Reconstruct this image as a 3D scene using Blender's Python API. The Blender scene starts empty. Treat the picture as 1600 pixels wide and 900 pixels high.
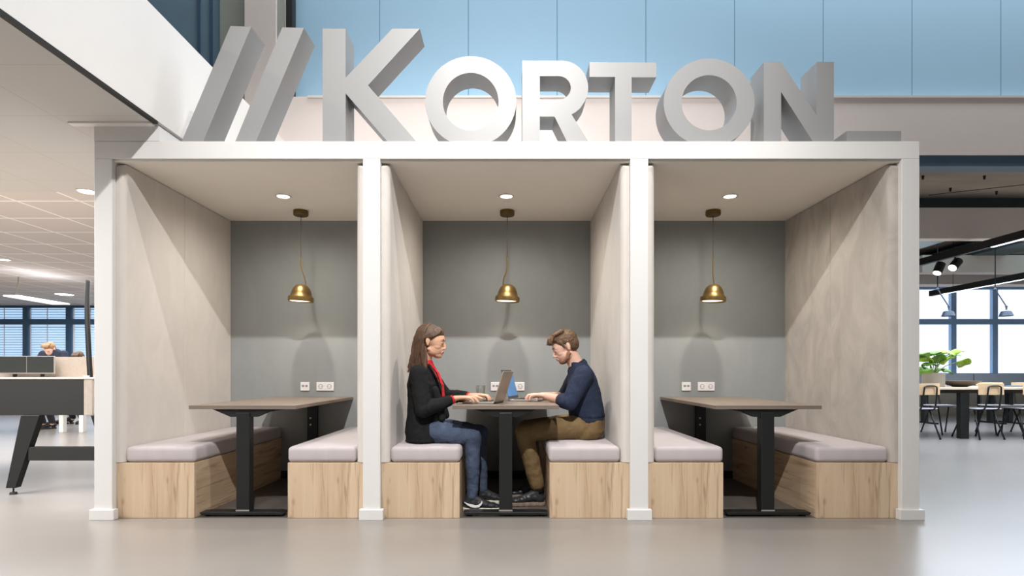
import bpy, bmesh, math, random
from mathutils import Vector, Matrix, Euler
random.seed(7)
PI = math.pi
R = math.radians
C = bpy.context.scene.collection
SC = bpy.context.scene
F = 886.0            # focal length in pixels of the 1600 wide frame
EYE = 0.98           # eye height

# ------------------------------------------------------------------ camera, world, lights, exposure
cam_d = bpy.data.cameras.new('camera')
cam_d.lens = F / 1600 * 36
cam_d.sensor_width = 36
cam_d.shift_x = 3 / 1600
cam_d.shift_y = 133 / 1600
cam_d.clip_end = 200
cam = bpy.data.objects.new('camera', cam_d)
C.objects.link(cam)
cam.location = (0, 0, EYE)
cam.rotation_euler = (PI / 2, 0, 0)
SC.camera = cam

SC.view_settings.view_transform = 'Standard'
SC.view_settings.look = 'None'
SC.view_settings.gamma = 1
SC.view_settings.use_curve_mapping = False
SC.view_settings.exposure = 0.0

world = bpy.data.worlds.new('world')
SC.world = world
world.use_nodes = True
world.node_tree.nodes['Background'].inputs[0].default_value = (1.0, 0.98, 0.96, 1)
world.node_tree.nodes['Background'].inputs[1].default_value = 0.18


def lamp(name, kind, loc, energy, color=(1, 1, 1), target=None, size=0.05, cone=120, sy=None, blend=0.6, spread=None):
    d = bpy.data.lights.new(name, kind)
    d.energy = energy
    d.color = color
    if kind == 'AREA':
        d.shape = 'RECTANGLE'
        d.size = size
        d.size_y = sy or size
        if spread:
            d.spread = R(spread)
    else:
        d.shadow_soft_size = size
    if kind == 'SPOT':
        d.spot_size = R(cone)
        d.spot_blend = blend
    o = bpy.data.objects.new(name, d)
    C.objects.link(o)
    o.location = loc
    if target is not None:
        o.rotation_euler = (Vector(target) - Vector(loc)).to_track_quat('-Z', 'Y').to_euler()
    return o


WARM = (1.0, 0.93, 0.87)
lamp('key_spot_front', 'SPOT', (0.0, -0.2, 5.35), 1550, (1.0, 0.975, 0.955), (0, 4.3, 1.3), 0.05, 84, blend=1.0)
lamp('key_spot_high_right', 'SPOT', (2.5, 1.18, 8.0), 850, (1.0, 0.975, 0.955), (-1.7, 4.6, 0.6), 0.05, 50, blend=0.5)
lamp('key_spot_high_left', 'SPOT', (-2.5, 1.18, 8.0), 400, (1.0, 0.975, 0.955), (1.7, 4.6, 0.6), 0.05, 50, blend=0.5)
lamp('key_spot_left', 'SPOT', (-6.2, -2.5, 5.3), 200, WARM, (0.5, 4.5, 1.4), 0.05, 50)
lamp('office_area_left', 'AREA', (-7.5, 9.0, 2.58), 520, (1.0, 0.975, 0.965), None, 5.0, sy=8.0)
lamp('office_area_left_near', 'AREA', (-5.6, 3.2, 2.58), 520, (1.0, 0.965, 0.955), None, 2.8, sy=4.6)
lamp('canteen_area', 'AREA', (7.5, 8.2, 2.5), 400, (0.78, 0.87, 1.0), None, 5.0, sy=4.0)  # added bluish fill, hangs unseen in mid-air to brighten the canteen
lamp('hall_skylight', 'AREA', (4.0, 5.1, 7.6), 430, (0.92, 0.97, 1.0), (4.0, 6.1, 4.8), 14.0, sy=0.8)  # added strip light out of view, brightens the blue wall from above


# ------------------------------------------------------------------ materials
def new_mat(name):
    m = bpy.data.materials.new(name)
    m.use_nodes = True
    nt = m.node_tree
    return m, nt, nt.nodes['Principled BSDF']


def s2l(c):
    return tuple(((v / 255) / 12.92 if v / 255 <= 0.04045 else ((v / 255 + 0.055) / 1.055) ** 2.4) for v in c) + (1,)


def mat(name, rgb, rough=0.6, metal=0.0, var=0.06, scale=6.0, stretch=(1, 1, 1), bump=0.0, bscale=60.0, spec=0.5, sheen=0.0, coat=0.0):
    m, nt, b = new_mat(name)
    col = s2l(rgb)
    b.inputs['Roughness'].default_value = rough
    b.inputs['Metallic'].default_value = metal
    b.inputs['Specular IOR Level'].default_value = spec
    if sheen:
        b.inputs['Sheen Weight'].default_value = sheen
    if coat:
        b.inputs['Coat Weight'].default_value = coat
    tc = nt.nodes.new('ShaderNodeTexCoord')
    mp = nt.nodes.new('ShaderNodeMapping')
    mp.inputs['Scale'].default_value = stretch
    nt.links.new(tc.outputs['Object'], mp.inputs[0])
    n = nt.nodes.new('ShaderNodeTexNoise')
    n.inputs['Scale'].default_value = scale
    n.inputs['Detail'].default_value = 6
    nt.links.new(mp.outputs[0], n.inputs['Vector'])
    r = nt.nodes.new('ShaderNodeValToRGB')
    r.color_ramp.elements[0].position = 0.3
    r.color_ramp.elements[1].position = 0.7
    r.color_ramp.elements[0].color = tuple(v * (1 - var) for v in col[:3]) + (1,)
    r.color_ramp.elements[1].color = tuple(min(1, v * (1 + var)) for v in col[:3]) + (1,)
    nt.links.new(n.outputs['Fac'], r.inputs[0])
    nt.links.new(r.outputs[0], b.inputs['Base Color'])
    if bump:
        n2 = nt.nodes.new('ShaderNodeTexNoise')
        n2.inputs['Scale'].default_value = bscale
        n2.inputs['Detail'].default_value = 4
        nt.links.new(mp.outputs[0], n2.inputs['Vector'])
        bp = nt.nodes.new('ShaderNodeBump')
        bp.inputs['Strength'].default_value = bump
        bp.inputs['Distance'].default_value = 0.01
        nt.links.new(n2.outputs['Fac'], bp.inputs['Height'])
        nt.links.new(bp.outputs[0], b.inputs['Normal'])
    return m


def emis(name, rgb, strength):
    m, nt, b = new_mat(name)
    b.inputs['Base Color'].default_value = s2l(rgb)
    b.inputs['Emission Color'].default_value = s2l(rgb)
    b.inputs['Emission Strength'].default_value = strength
    return m


def oak(name, axis):
    """light oak laminate, grain along the given axis"""
    m, nt, b = new_mat(name)
    b.inputs['Roughness'].default_value = 0.55
    tc = nt.nodes.new('ShaderNodeTexCoord')

    def mapped(sc):
        mp = nt.nodes.new('ShaderNodeMapping')
        v = [sc[0]] * 3
        v[axis] = sc[1]
        mp.inputs['Scale'].default_value = v
        nt.links.new(tc.outputs['Object'], mp.inputs[0])
        return mp
    a = nt.nodes.new('ShaderNodeTexNoise')
    a.inputs['Scale'].default_value = 1
    a.inputs['Detail'].default_value = 5
    a.inputs['Distortion'].default_value = 1.2
    nt.links.new(mapped((9, 0.9)).outputs[0], a.inputs['Vector'])
    ra = nt.nodes.new('ShaderNodeValToRGB')
    e = ra.color_ramp.elements
    e[0].position = 0.32
    e[0].color = s2l((184, 158, 128))
    e[1].position = 0.68
    e[1].color = s2l((207, 185, 157))
    x = e.new(0.5)
    x.color = s2l((199, 174, 145))
    nt.links.new(a.outputs['Fac'], ra.inputs[0])
    f = nt.nodes.new('ShaderNodeTexNoise')
    f.inputs['Scale'].default_value = 1
    f.inputs['Detail'].default_value = 8
    f.inputs['Distortion'].default_value = 0.6
    nt.links.new(mapped((48, 2.2)).outputs[0], f.inputs['Vector'])
    rf = nt.nodes.new('ShaderNodeValToRGB')
    rf.color_ramp.elements[0].position = 0.33
    rf.color_ramp.elements[0].color = (0.56, 0.50, 0.43, 1)
    rf.color_ramp.elements[1].position = 0.47
    rf.color_ramp.elements[1].color = (1, 1, 1, 1)
    nt.links.new(f.outputs['Fac'], rf.inputs[0])
    mx = nt.nodes.new('ShaderNodeMixRGB')
    mx.blend_type = 'MULTIPLY'
    mx.inputs[0].default_value = 0.75
    nt.links.new(ra.outputs[0], mx.inputs[1])
    nt.links.new(rf.outputs[0], mx.inputs[2])
    k = nt.nodes.new('ShaderNodeTexVoronoi')
    k.inputs['Scale'].default_value = 1
    k.inputs['Randomness'].default_value = 1
    nt.links.new(mapped((7.5, 3.4)).outputs[0], k.inputs['Vector'])
    rk = nt.nodes.new('ShaderNodeValToRGB')
    rk.color_ramp.elements[0].position = 0.03
    rk.color_ramp.elements[0].color = (0.36, 0.27, 0.2, 1)
    rk.color_ramp.elements[1].position = 0.14
    rk.color_ramp.elements[1].color = (1, 1, 1, 1)
    nt.links.new(k.outputs['Distance'], rk.inputs[0])
    m2 = nt.nodes.new('ShaderNodeMixRGB')
    m2.blend_type = 'MULTIPLY'
    m2.inputs[0].default_value = 0.7
    nt.links.new(mx.outputs[0], m2.inputs[1])
    nt.links.new(rk.outputs[0], m2.inputs[2])
    nt.links.new(m2.outputs[0], b.inputs['Base Color'])
    return m


def grid_mat(name, rgb, line, step, ox, oy, width, rough=0.8):
    """plain panels with straight joints every `step` metres in x and y"""
    m, nt, b = new_mat(name)
    b.inputs['Roughness'].default_value = rough
    tc = nt.nodes.new('ShaderNodeTexCoord')
    sp = nt.nodes.new('ShaderNodeSeparateXYZ')
    nt.links.new(tc.outputs['Object'], sp.inputs[0])
    outs = []
    for ax, off in (('X', ox), ('Y', oy)):
        if off is None:
            continue
        a = nt.nodes.new('ShaderNodeMath')
        a.operation = 'ADD'
        a.inputs[1].default_value = 60 * step - off + width / 2
        nt.links.new(sp.outputs[ax], a.inputs[0])
        mo = nt.nodes.new('ShaderNodeMath')
        mo.operation = 'MODULO'
        mo.inputs[1].default_value = step
        nt.links.new(a.outputs[0], mo.inputs[0])
        lt = nt.nodes.new('ShaderNodeMath')
        lt.operation = 'LESS_THAN'
        lt.inputs[1].default_value = width
        nt.links.new(mo.outputs[0], lt.inputs[0])
        outs.append(lt)
    fac = outs[0].outputs[0]
    if len(outs) == 2:
        mxm = nt.nodes.new('ShaderNodeMath')
        mxm.operation = 'MAXIMUM'
        nt.links.new(outs[0].outputs[0], mxm.inputs[0])
        nt.links.new(outs[1].outputs[0], mxm.inputs[1])
        fac = mxm.outputs[0]
    mx = nt.nodes.new('ShaderNodeMixRGB')
    mx.inputs[1].default_value = s2l(rgb)
    mx.inputs[2].default_value = s2l(line)
    nt.links.new(fac, mx.inputs[0])
    nt.links.new(mx.outputs[0], b.inputs['Base Color'])
    return m


def suede(name, rgb, var):
    m, nt, b = new_mat(name)
    b.inputs['Roughness'].default_value = 0.95
    b.inputs['Specular IOR Level'].default_value = 0.15
    b.inputs['Sheen Weight'].default_value = 0.15
    tc = nt.nodes.new('ShaderNodeTexCoord')
    mp = nt.nodes.new('ShaderNodeMapping')
    mp.inputs['Scale'].default_value = (2.2, 2.2, 1.1)
    nt.links.new(tc.outputs['Object'], mp.inputs[0])
    a = nt.nodes.new('ShaderNodeTexNoise')
    a.inputs['Scale'].default_value = 1.6
    a.inputs['Detail'].default_value = 9
    a.inputs['Roughness'].default_value = 0.6
    a.inputs['Distortion'].default_value = 1.6
    nt.links.new(mp.outputs[0], a.inputs['Vector'])
    r = nt.nodes.new('ShaderNodeValToRGB')
    c = s2l(rgb)
    r.color_ramp.elements[0].position = 0.36
    r.color_ramp.elements[0].color = tuple(v * (1 - var) for v in c[:3]) + (1,)
    r.color_ramp.elements[1].position = 0.64
    r.color_ramp.elements[1].color = tuple(min(1, v * (1 + var)) for v in c[:3]) + (1,)
    nt.links.new(a.outputs['Fac'], r.inputs[0])
    nt.links.new(r.outputs[0], b.inputs['Base Color'])
    n2 = nt.nodes.new('ShaderNodeTexNoise')
    n2.inputs['Scale'].default_value = 160
    nt.links.new(tc.outputs['Object'], n2.inputs['Vector'])
    bp = nt.nodes.new('ShaderNodeBump')
    bp.inputs['Strength'].default_value = 0.15
    bp.inputs['Distance'].default_value = 0.004
    nt.links.new(n2.outputs['Fac'], bp.inputs['Height'])
    nt.links.new(bp.outputs[0], b.inputs['Normal'])
    return m


M = {}
M['white'] = mat('white_paint', (224, 220, 216), 0.55, var=0.01)
M['frame'] = mat('white_lacquer', (218, 217, 215), 0.45, var=0.01)
M['ceil_booth'] = mat('booth_ceiling_board', (240, 234, 224), 0.8, var=0.01)
M['ceil_panel'] = grid_mat('smooth_ceiling_panels', (196, 195, 192), (188, 180, 170), 0.607, -2.34, 3.05, 0.008)
M['ceil_tile'] = grid_mat('white_tile_ceiling', (205, 198, 194), (244, 243, 240), 0.607, -2.34, 3.05, 0.026)
M['floor'] = mat('poured_resin_floor', (136, 131, 126), 0.28, var=0.045, scale=1.4, bump=0.02, bscale=3, spec=0.5)
M['floor_booth'] = mat('dark_booth_floor', (92, 86, 82), 0.4, var=0.05, scale=2)
M['back_booth'] = suede('grey_green_felt', (145, 148, 148), 0.03)
M['suede'] = suede('pale_suede', (206, 200, 194), 0.035)
M['suede_worn'] = suede('mottled_taupe_suede', (178, 171, 163), 0.13)
M['cushion'] = suede('lilac_grey_upholstery', (184, 176, 177), 0.035)
M['oak_z'] = oak('oak_grain_upright', 2)
M['oak_y'] = oak('oak_grain_lengthwise', 1)
M['tabletop'] = mat('grey_brown_tabletop', (132, 118, 105), 0.45, var=0.16, scale=5, stretch=(7, 0.8, 1))
M['tabletop_edge'] = mat('tabletop_edge_band', (118, 107, 97), 0.5, var=0.05)
M['black'] = mat('black_powder_coat', (22, 24, 24), 0.45, var=0.04)
M['black_matt'] = mat('black_board', (25, 25, 23), 0.6, var=0.04)
M['brass'] = mat('aged_brass', (150, 124, 78), 0.38, metal=0.85, var=0.12, scale=14)
M['brass_dark'] = mat('dark_brass', (110, 92, 52), 0.4, metal=0.8, var=0.12, scale=14)
M['cable'] = mat('dark_cable', (66, 58, 46), 0.6)
M['glow_warm'] = emis('warm_lamp_glow', (255, 238, 214), 1.6)
M['glow_down'] = emis('downlight_glow', (255, 250, 240), 9.0)
M['plastic'] = mat('white_socket_plastic', (236, 234, 232), 0.35, var=0.0)
M['socket_hole'] = mat('socket_shadow', (150, 148, 148), 0.5, var=0.0)
M['letter'] = mat('silver_grey_letter_paint', (143, 143, 143), 0.45, metal=0.1, var=0.01)
M['blue_wall'] = grid_mat('pale_blue_panels', (168, 206, 232), (112, 152, 178), 0.942, -1.385, None, 0.010, 0.7)
M['blue_dark'] = mat('slate_blue_panel', (112, 140, 158), 0.5, var=0.03)  # darker copy of the pale blue panels, weaker light put into the colour
M['blue_beam'] = mat('dark_blue_beam', (72, 96, 116), 0.4, var=0.06)
M['concrete'] = mat('board_marked_concrete', (150, 138, 128), 0.85, var=0.14, scale=2.0, stretch=(0.5, 2, 1), bump=0.1, bscale=12)
M['column'] = mat('cream_column_paint', (228, 216, 210), 0.6, var=0.01)
M['greygreen'] = mat('grey_green_panel', (160, 164, 156), 0.6, var=0.02)
M['grey_beam'] = mat('warm_grey_beam_board', (226, 216, 208), 0.8, var=0.02)
M['dark_void'] = mat('dark_blue_grey_steel', (62, 78, 82), 0.5, var=0.1)
M['duct'] = mat('galvanised_duct', (170, 186, 194), 0.35, metal=0.5, var=0.1)
M['win_frame'] = mat('blue_grey_window_frame', (150, 184, 220), 0.5, var=0.03)
M['lamp_blue'] = mat('dark_blue_lamp_paint', (34, 48, 64), 0.5, var=0.03)
M['win_frame_dark'] = mat('dark_blue_window_frame', (58, 88, 116), 0.5, var=0.03)
M['sky_right'] = emis('daylight_glass', (232, 240, 251), 1.08)
M['sky_left'] = emis('daylight_glass_office', (168, 198, 226), 1.0)
M['blind'] = mat('white_blind_slats', (235, 238, 242), 0.5, var=0.01)
M['alu'] = mat('brushed_aluminium', (190, 187, 183), 0.35, metal=0.7, var=0.02)
M['alu_lid'] = mat('laptop_lid_aluminium', (176, 166, 156), 0.4, metal=0.5, var=0.02)
M['key'] = mat('black_keys', (40, 40, 42), 0.5)
M['screen_blue'] = emis('lit_blue_screen', (84, 128, 178), 0.45)
M['screen_white'] = emis('lit_document_screen', (180, 195, 210), 0.5)
M['screen_off'] = mat('dark_monitor_screen', (52, 55, 54), 0.3)
M['white_metal'] = mat('white_metal', (228, 228, 224), 0.4, var=0.01)
M['beige_felt'] = mat('beige_felt_screen', (172, 160, 148), 0.95, var=0.06, scale=30)
M['grey_felt'] = mat('slate_felt_screen', (104, 108, 112), 0.95, var=0.05, scale=30)
M['desk_top'] = mat('pale_desk_laminate', (180, 166, 150), 0.5, var=0.03)
M['plywood'] = mat('honey_plywood', (224, 192, 150), 0.45, var=0.06, scale=4, stretch=(1, 1, 8))
M['plywood_edge'] = mat('pale_wood_top', (222, 204, 178), 0.45, var=0.04)
M['seat_grey'] = mat('pale_grey_seat', (196, 194, 204), 0.4, var=0.02)
M['pot'] = mat('grey_clay_pot', (132, 124, 110), 0.8, var=0.05)
M['bowl'] = mat('dark_bronze_bowl', (92, 82, 70), 0.5, metal=0.3, var=0.1)
M['soil'] = mat('dark_soil', (50, 40, 32), 0.95, var=0.3, scale=50)
M['leaf'] = mat('green_leaf', (96, 140, 48), 0.45, var=0.25, scale=5)
M['leaf_light'] = mat('yellow_green_leaf', (150, 184, 62), 0.45, var=0.2, scale=5)
M['stem'] = mat('green_stem', (120, 140, 80), 0.6)
M['skin_w'] = mat('skin_light_tan', (214, 166, 138), 0.5, var=0.03, scale=20)
M['skin_m'] = mat('skin_fair', (224, 180, 160), 0.5, var=0.03, scale=20)
M['lip'] = mat('lip_rose', (178, 104, 94), 0.45)
M['eye_white'] = mat('eye_white', (230, 226, 222), 0.2, var=0)
M['iris'] = mat('brown_iris', (60, 42, 30), 0.2, var=0)
M['hair_w'] = mat('brown_hair', (84, 60, 43), 0.5, var=0.35, scale=8, stretch=(9, 9, 1.2), bump=0.5, bscale=22)
M['hair_m'] = mat('light_brown_hair', (98, 74, 52), 0.6, var=0.35, scale=26, bump=0.6, bscale=70)
M['hair_blond'] = mat('blond_hair', (152, 116, 82), 0.6, var=0.25, scale=30, bump=0.4)
M['beard'] = mat('short_brown_stubble', (146, 104, 80), 0.85, var=0.2, scale=90)
M['jacket'] = mat('black_wool_blazer', (29, 29, 30), 0.9, var=0.15, scale=30, bump=0.25, bscale=150, spec=0.2)
M['red'] = mat('red_knit_top', (196, 22, 34), 0.8, var=0.08, scale=20, bump=0.2)
M['jeans'] = mat('blue_denim', (64, 76, 98), 0.85, var=0.25, scale=9, bump=0.3, bscale=120)
M['navy'] = mat('navy_knit', (44, 52, 72), 0.9, var=0.12, scale=40, bump=0.3, bscale=180, spec=0.2)
M['navy_dark'] = mat('dark_navy_rib', (34, 40, 56), 0.9, var=0.12, scale=60)
M['khaki'] = mat('olive_brown_chino', (116, 94, 60), 0.85, var=0.15, scale=8, bump=0.2, bscale=90)
M['shoe_black'] = mat('black_shoe_mesh', (34, 34, 36), 0.6, var=0.2, scale=60, bump=0.3)
M['shoe_grey'] = mat('charcoal_leather', (50, 52, 54), 0.4, var=0.2, scale=20)
M['sole_white'] = mat('cream_sole', (222, 214, 200), 0.6)
M['sole_tan'] = mat('taupe_sole', (140, 120, 106), 0.7)
M['logo_white'] = mat('white_print', (240, 240, 240), 0.5, var=0)
M['sock'] = mat('black_sock', (24, 25, 28), 0.9)
M['denim_dark'] = mat('dark_trousers', (36, 38, 46), 0.85)


def glass_mat():
    m = bpy.data.materials.new('clear_glass')
    m.use_nodes = True
    nt = m.node_tree
    nt.nodes.clear()
    o = nt.nodes.new('ShaderNodeOutputMaterial')
    mx = nt.nodes.new('ShaderNodeMixShader')
    tr = nt.nodes.new('ShaderNodeBsdfTransparent')
    tr.inputs[0].default_value = (0.93, 0.94, 0.93, 1)
    gl = nt.nodes.new('ShaderNodeBsdfGlossy')
    gl.inputs['Roughness'].default_value = 0.05
    fr = nt.nodes.new('ShaderNodeLayerWeight')
    fr.inputs[0].default_value = 0.22
    nt.links.new(fr.outputs['Facing'], mx.inputs[0])
    nt.links.new(tr.outputs[0], mx.inputs[1])
    nt.links.new(gl.outputs[0], mx.inputs[2])
    nt.links.new(mx.outputs[0], o.inputs[0])
    return m


M['glass'] = glass_mat()

# ------------------------------------------------------------------ helpers
OFF = Vector((0, 0, 0))


def thing(name, label, cat, loc=(0, 0, 0), group=None):
    """Empty at the base of a thing; parts built next are stored relative to it"""
    global OFF
    o = bpy.data.objects.new(name, None)
    o.empty_display_size = 0.1
    C.objects.link(o)
    o.location = loc
    OFF = Vector(loc)
    o['label'] = label
    o['category'] = cat
    if group:
        o['group'] = group
    return o


def tag(o, label, cat, group=None, kind=None):
    o['label'] = label
    o['category'] = cat
    if group:
        o['group'] = group
    if kind:
        o['kind'] = kind
    return o


BALLS = {}


class MB:
    """collects plain geometry; .bm turns it into a bmesh when one is needed"""
    def __init__(self):
        self.V, self.Fc, self._bm = [], [], None

    @property
    def bm(self):
        if self._bm is None:
            self._bm = bmesh.new()
        if self.V:
            me = bpy.data.meshes.new('t')
            me.from_pydata(self.V, [], self.Fc)
            self._bm.from_mesh(me)
            bpy.data.meshes.remove(me)
            self.V, self.Fc = [], []
        return self._bm

    def add(self, vs, fs):
        n = len(self.V)
        self.V += vs
        self.Fc += [tuple(i + n for i in f) for f in fs]
        return self

    def box(self, x0, x1, y0, y1, z0, z1, rot=None):
        c = Vector(((x0 + x1) / 2, (y0 + y1) / 2, (z0 + z1) / 2))
        h = ((x1 - x0) / 2, (y1 - y0) / 2, (z1 - z0) / 2)
        vs = []
        for sx in (-1, 1):
            for sy in (-1, 1):
                for sz in (-1, 1):
                    v = Vector((sx * h[0], sy * h[1], sz * h[2]))
                    vs.append(tuple(c + (rot @ v if rot else v)))
        return self.add(vs, [(0, 1, 3, 2), (4, 6, 7, 5), (0, 4, 5, 1), (2, 3, 7, 6), (0, 2, 6, 4), (1, 5, 7, 3)])

    def cyl(self, a, b, r0, r1=None, seg=20, caps=True):
        a, b = Vector(a), Vector(b)
        r1 = r0 if r1 is None else r1
        d = (b - a).normalized()
        u = d.orthogonal().normalized()
        w = d.cross(u)
        vs = []
        for p, r in ((a, r0), (b, r1)):
            for i in range(seg):
                t = 2 * PI * i / seg
                vs.append(tuple(p + u * (r * math.cos(t)) + w * (r * math.sin(t))))
        fs = [(i, (i + 1) % seg, seg + (i + 1) % seg, seg + i) for i in range(seg)]
        fs += [tuple(range(seg))[::-1], tuple(range(seg, 2 * seg))]
        return self.add(vs, fs)

    def ball(self, c, r, rot=None, seg=20):
        if not hasattr(r, '__len__'):
            r = (r, r, r)
        c = Vector(c)
        nv = max(8, seg // 2 + 2)
        key = (seg, nv)
        if key not in BALLS:
            uv = [(0, 0, 1.0)]
            for j in range(1, nv):
                ph = PI * j / nv
                for i in range(seg):
                    t = 2 * PI * i / seg
                    uv.append((math.sin(ph) * math.cos(t), math.sin(ph) * math.sin(t), math.cos(ph)))
            uv.append((0, 0, -1.0))
            fs = [(0, 1 + i, 1 + (i + 1) % seg) for i in range(seg)]
            for j in range(nv - 2):
                o = 1 + j * seg
                fs += [(o + i, o + seg + i, o + seg + (i + 1) % seg, o + (i + 1) % seg) for i in range(seg)]
            o = 1 + (nv - 2) * seg
            fs += [(o + i, len(uv) - 1, o + (i + 1) % seg) for i in range(seg)]
            BALLS[key] = (uv, fs)
        uv, fs = BALLS[key]
        if rot:
            vs = [tuple(c + rot @ Vector((x * r[0], y * r[1], z * r[2]))) for x, y, z in uv]
        else:
            vs = [(c.x + x * r[0], c.y + y * r[1], c.z + z * r[2]) for x, y, z in uv]
        return self.add(vs, fs)

    def cap(self, a, b, r0, r1, seg=16):
        """tapered capsule"""
        self.cyl(a, b, r0, r1, seg)
        self.ball(a, r0 * 1.0, seg=seg)
        self.ball(b, r1 * 1.0, seg=seg)
        return self

    def chain(self, pts, seg=16):
        """pts: (x,y,z,r)"""
        for p, q in zip(pts, pts[1:]):
            a, b = Vector(p[:3]), Vector(q[:3])
            if (b - a).length > 1e-5:
                self.cyl(a, b, p[3], q[3], seg)
        for p in pts:
            self.ball(p[:3], p[3], seg=seg)
        return self

    def loft(self, rings, seg=28):
        """rings: (x,y,z,rx,ry) horizontal ellipses, closed at the ends"""
        vs = []
        for (x, y, z, rx, ry) in rings:
            vs.append([self.bm.verts.new((x + rx * math.cos(2 * PI * i / seg), y + ry * math.sin(2 * PI * i / seg), z)) for i in range(seg)])
        for a, b in zip(vs, vs[1:]):
            for i in range(seg):
                j = (i + 1) % seg
                self.bm.faces.new((a[i], a[j], b[j], b[i]))
        self.bm.faces.new(vs[0][::-1])
        self.bm.faces.new(vs[-1])
        return self

    def lathe(self, prof, c=(0, 0, 0), seg=40, close=False):
        """prof: (r,z) pairs turned about the vertical axis through c"""
        c = Vector(c)
        rings = []
        for r, z in prof:
            if r < 1e-5:
                rings.append([self.bm.verts.new(c + Vector((0, 0, z)))])
            else:
                rings.append([self.bm.verts.new(c + Vector((r * math.cos(2 * PI * i / seg), r * math.sin(2 * PI * i / seg), z))) for i in range(seg)])
        for a, b in zip(rings, rings[1:]):
            for i in range(seg):
                j = (i + 1) % seg
                if len(a) == 1 and len(b) == 1:
                    continue
                if len(a) == 1:
                    self.bm.faces.new((a[0], b[j], b[i]))
                elif len(b) == 1:
                    self.bm.faces.new((a[i], a[j], b[0]))
                else:
                    self.bm.faces.new((a[i], a[j], b[j], b[i]))
        return self

    def tube(self, pts, r, seg=10, smooth=3):
        """round tube through points (Catmull-Rom)"""
        P = [Vector(p) for p in pts]
        path = []
        if smooth > 1 and len(P) > 2:
            for i in range(len(P) - 1):
                p0 = P[max(i - 1, 0)]
                p1, p2 = P[i], P[i + 1]
                p3 = P[min(i + 2, len(P) - 1)]
                for k in range(smooth):
                    t = k / smooth
                    path.append(0.5 * ((2 * p1) + (-p0 + p2) * t + (2 * p0 - 5 * p1 + 4 * p2 - p3) * t * t + (-p0 + 3 * p1 - 3 * p2 + p3) * t ** 3))
            path.append(P[-1])
        else:
            path = P
        rings = []
        up = None
        for i, p in enumerate(path):
            d = (path[min(i + 1, len(path) - 1)] - path[max(i - 1, 0)]).normalized()
            if up is None:
                up = d.orthogonal().normalized()
            up = (up - d * up.dot(d)).normalized()
            s = d.cross(up)
            rr = r[0] + (r[1] - r[0]) * i / (len(path) - 1) if hasattr(r, '__len__') else r
            rings.append([self.bm.verts.new(p + (up * math.cos(2 * PI * k / seg) + s * math.sin(2 * PI * k / seg)) * rr) for k in range(seg)])
        for a, b in zip(rings, rings[1:]):
            for k in range(seg):
                j = (k + 1) % seg
                self.bm.faces.new((a[k], a[j], b[j], b[k]))
        self.bm.faces.new(rings[0][::-1])
        self.bm.faces.new(rings[-1])
        return self

    def prism(self, pts, d):
        """closed polygon of 3-D points pushed along d"""
        d = Vector(d)
        a = [self.bm.verts.new(Vector(p)) for p in pts]
        b = [self.bm.verts.new(Vector(p) + d) for p in pts]
        n = len(a)
        self.bm.faces.new(a[::-1])
        self.bm.faces.new(b)
        for i in range(n):
            j = (i + 1) % n
            self.bm.faces.new((a[i], a[j], b[j], b[i]))
        return self

    def build(self, name, m, parent=None, bevel=0.0, smooth=False, bseg=2, remesh=0.0, relax=0, disp=0.0, dscale=0.1, shell=0.0, rot=None):
        bm = self.bm
        bmesh.ops.recalc_face_normals(bm, faces=bm.faces)
        me = bpy.data.meshes.new(name)
        bm.to_mesh(me)
        bm.free()
        if parent is not None:
            me.transform(Matrix.Translation(-OFF))
        me.materials.append(m)
        if smooth or remesh:
            me.polygons.foreach_set('use_smooth', [True] * len(me.polygons))
        o = bpy.data.objects.new(name, me)
        C.objects.link(o)
        if parent is not None:
            o.parent = parent
        if remesh:
            r = o.modifiers.new('remesh', 'REMESH')
            r.mode = 'VOXEL'
            r.voxel_size = remesh
            r.use_smooth_shade = True
            if relax:
                s = o.modifiers.new('relax', 'SMOOTH')
                s.factor = 0.5
                s.iterations = relax
            if disp:
                key = 'folds_%d' % int(dscale * 1000)
                t = bpy.data.textures.get(key) or bpy.data.textures.new(key, 'CLOUDS')
                t.noise_scale = dscale
                t.noise_depth = 2
                dm = o.modifiers.new('folds', 'DISPLACE')
                dm.texture = t
                dm.strength = disp
                dm.mid_level = 0.5
                dm.texture_coords = 'LOCAL'
        if shell:
            s = o.modifiers.new('thickness', 'SOLIDIFY')
            s.thickness = shell
        if bevel:
            bv = o.modifiers.new('bevel', 'BEVEL')
            bv.width = bevel
            bv.segments = bseg
            bv.limit_method = 'ANGLE'
            bv.angle_limit = R(35)
            bv.harden_normals = False
        return o


def struct(name, mb, m, label=None, **kw):
    o = mb.build(name, m, **kw)
    o['kind'] = 'structure'
    if label:
        o['label'] = label
    return o


def at(px, py, Y):
    return Vector(((px - 797) * Y / F, Y, EYE - (py - 583) * Y / F))


def copy_tree(o, parent=None):
    c = o.copy()
    C.objects.link(c)
    if parent:
        c.parent = parent
    for ch in list(o.children):
        copy_tree(ch, c)
    return c


# ================================================================== SETTING
# floor
struct('floor', MB().box(-14, 14, -4, 15, -0.1, 0.0), M['floor'])
# office ceiling on the left (smooth panels near, tile grid beyond) and its fascia
struct('ceiling', MB().box(-14, -2.373, -4, 5.2, 2.64, 2.654).box(-14, -2.441, -4, 5.2, 2.655, 2.74), M['ceil_panel'])
struct('ceiling_tiles', MB().box(-14, -2.44, 5.2, 14.6, 2.642, 2.74), M['ceil_tile'])
struct('wall_fascia', MB().box(-2.44, -2.34, -4, 5.89, 2.655, 3.385), M['white'])
struct('trim_1', MB().box(-2.372, -2.341, -4, 3.77, 2.636, 2.6545), M['black_matt'])
struct('trim_2', MB().box(-2.92, -2.37, 3.74, 3.79, 2.628, 2.6395), M['white'])
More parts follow.
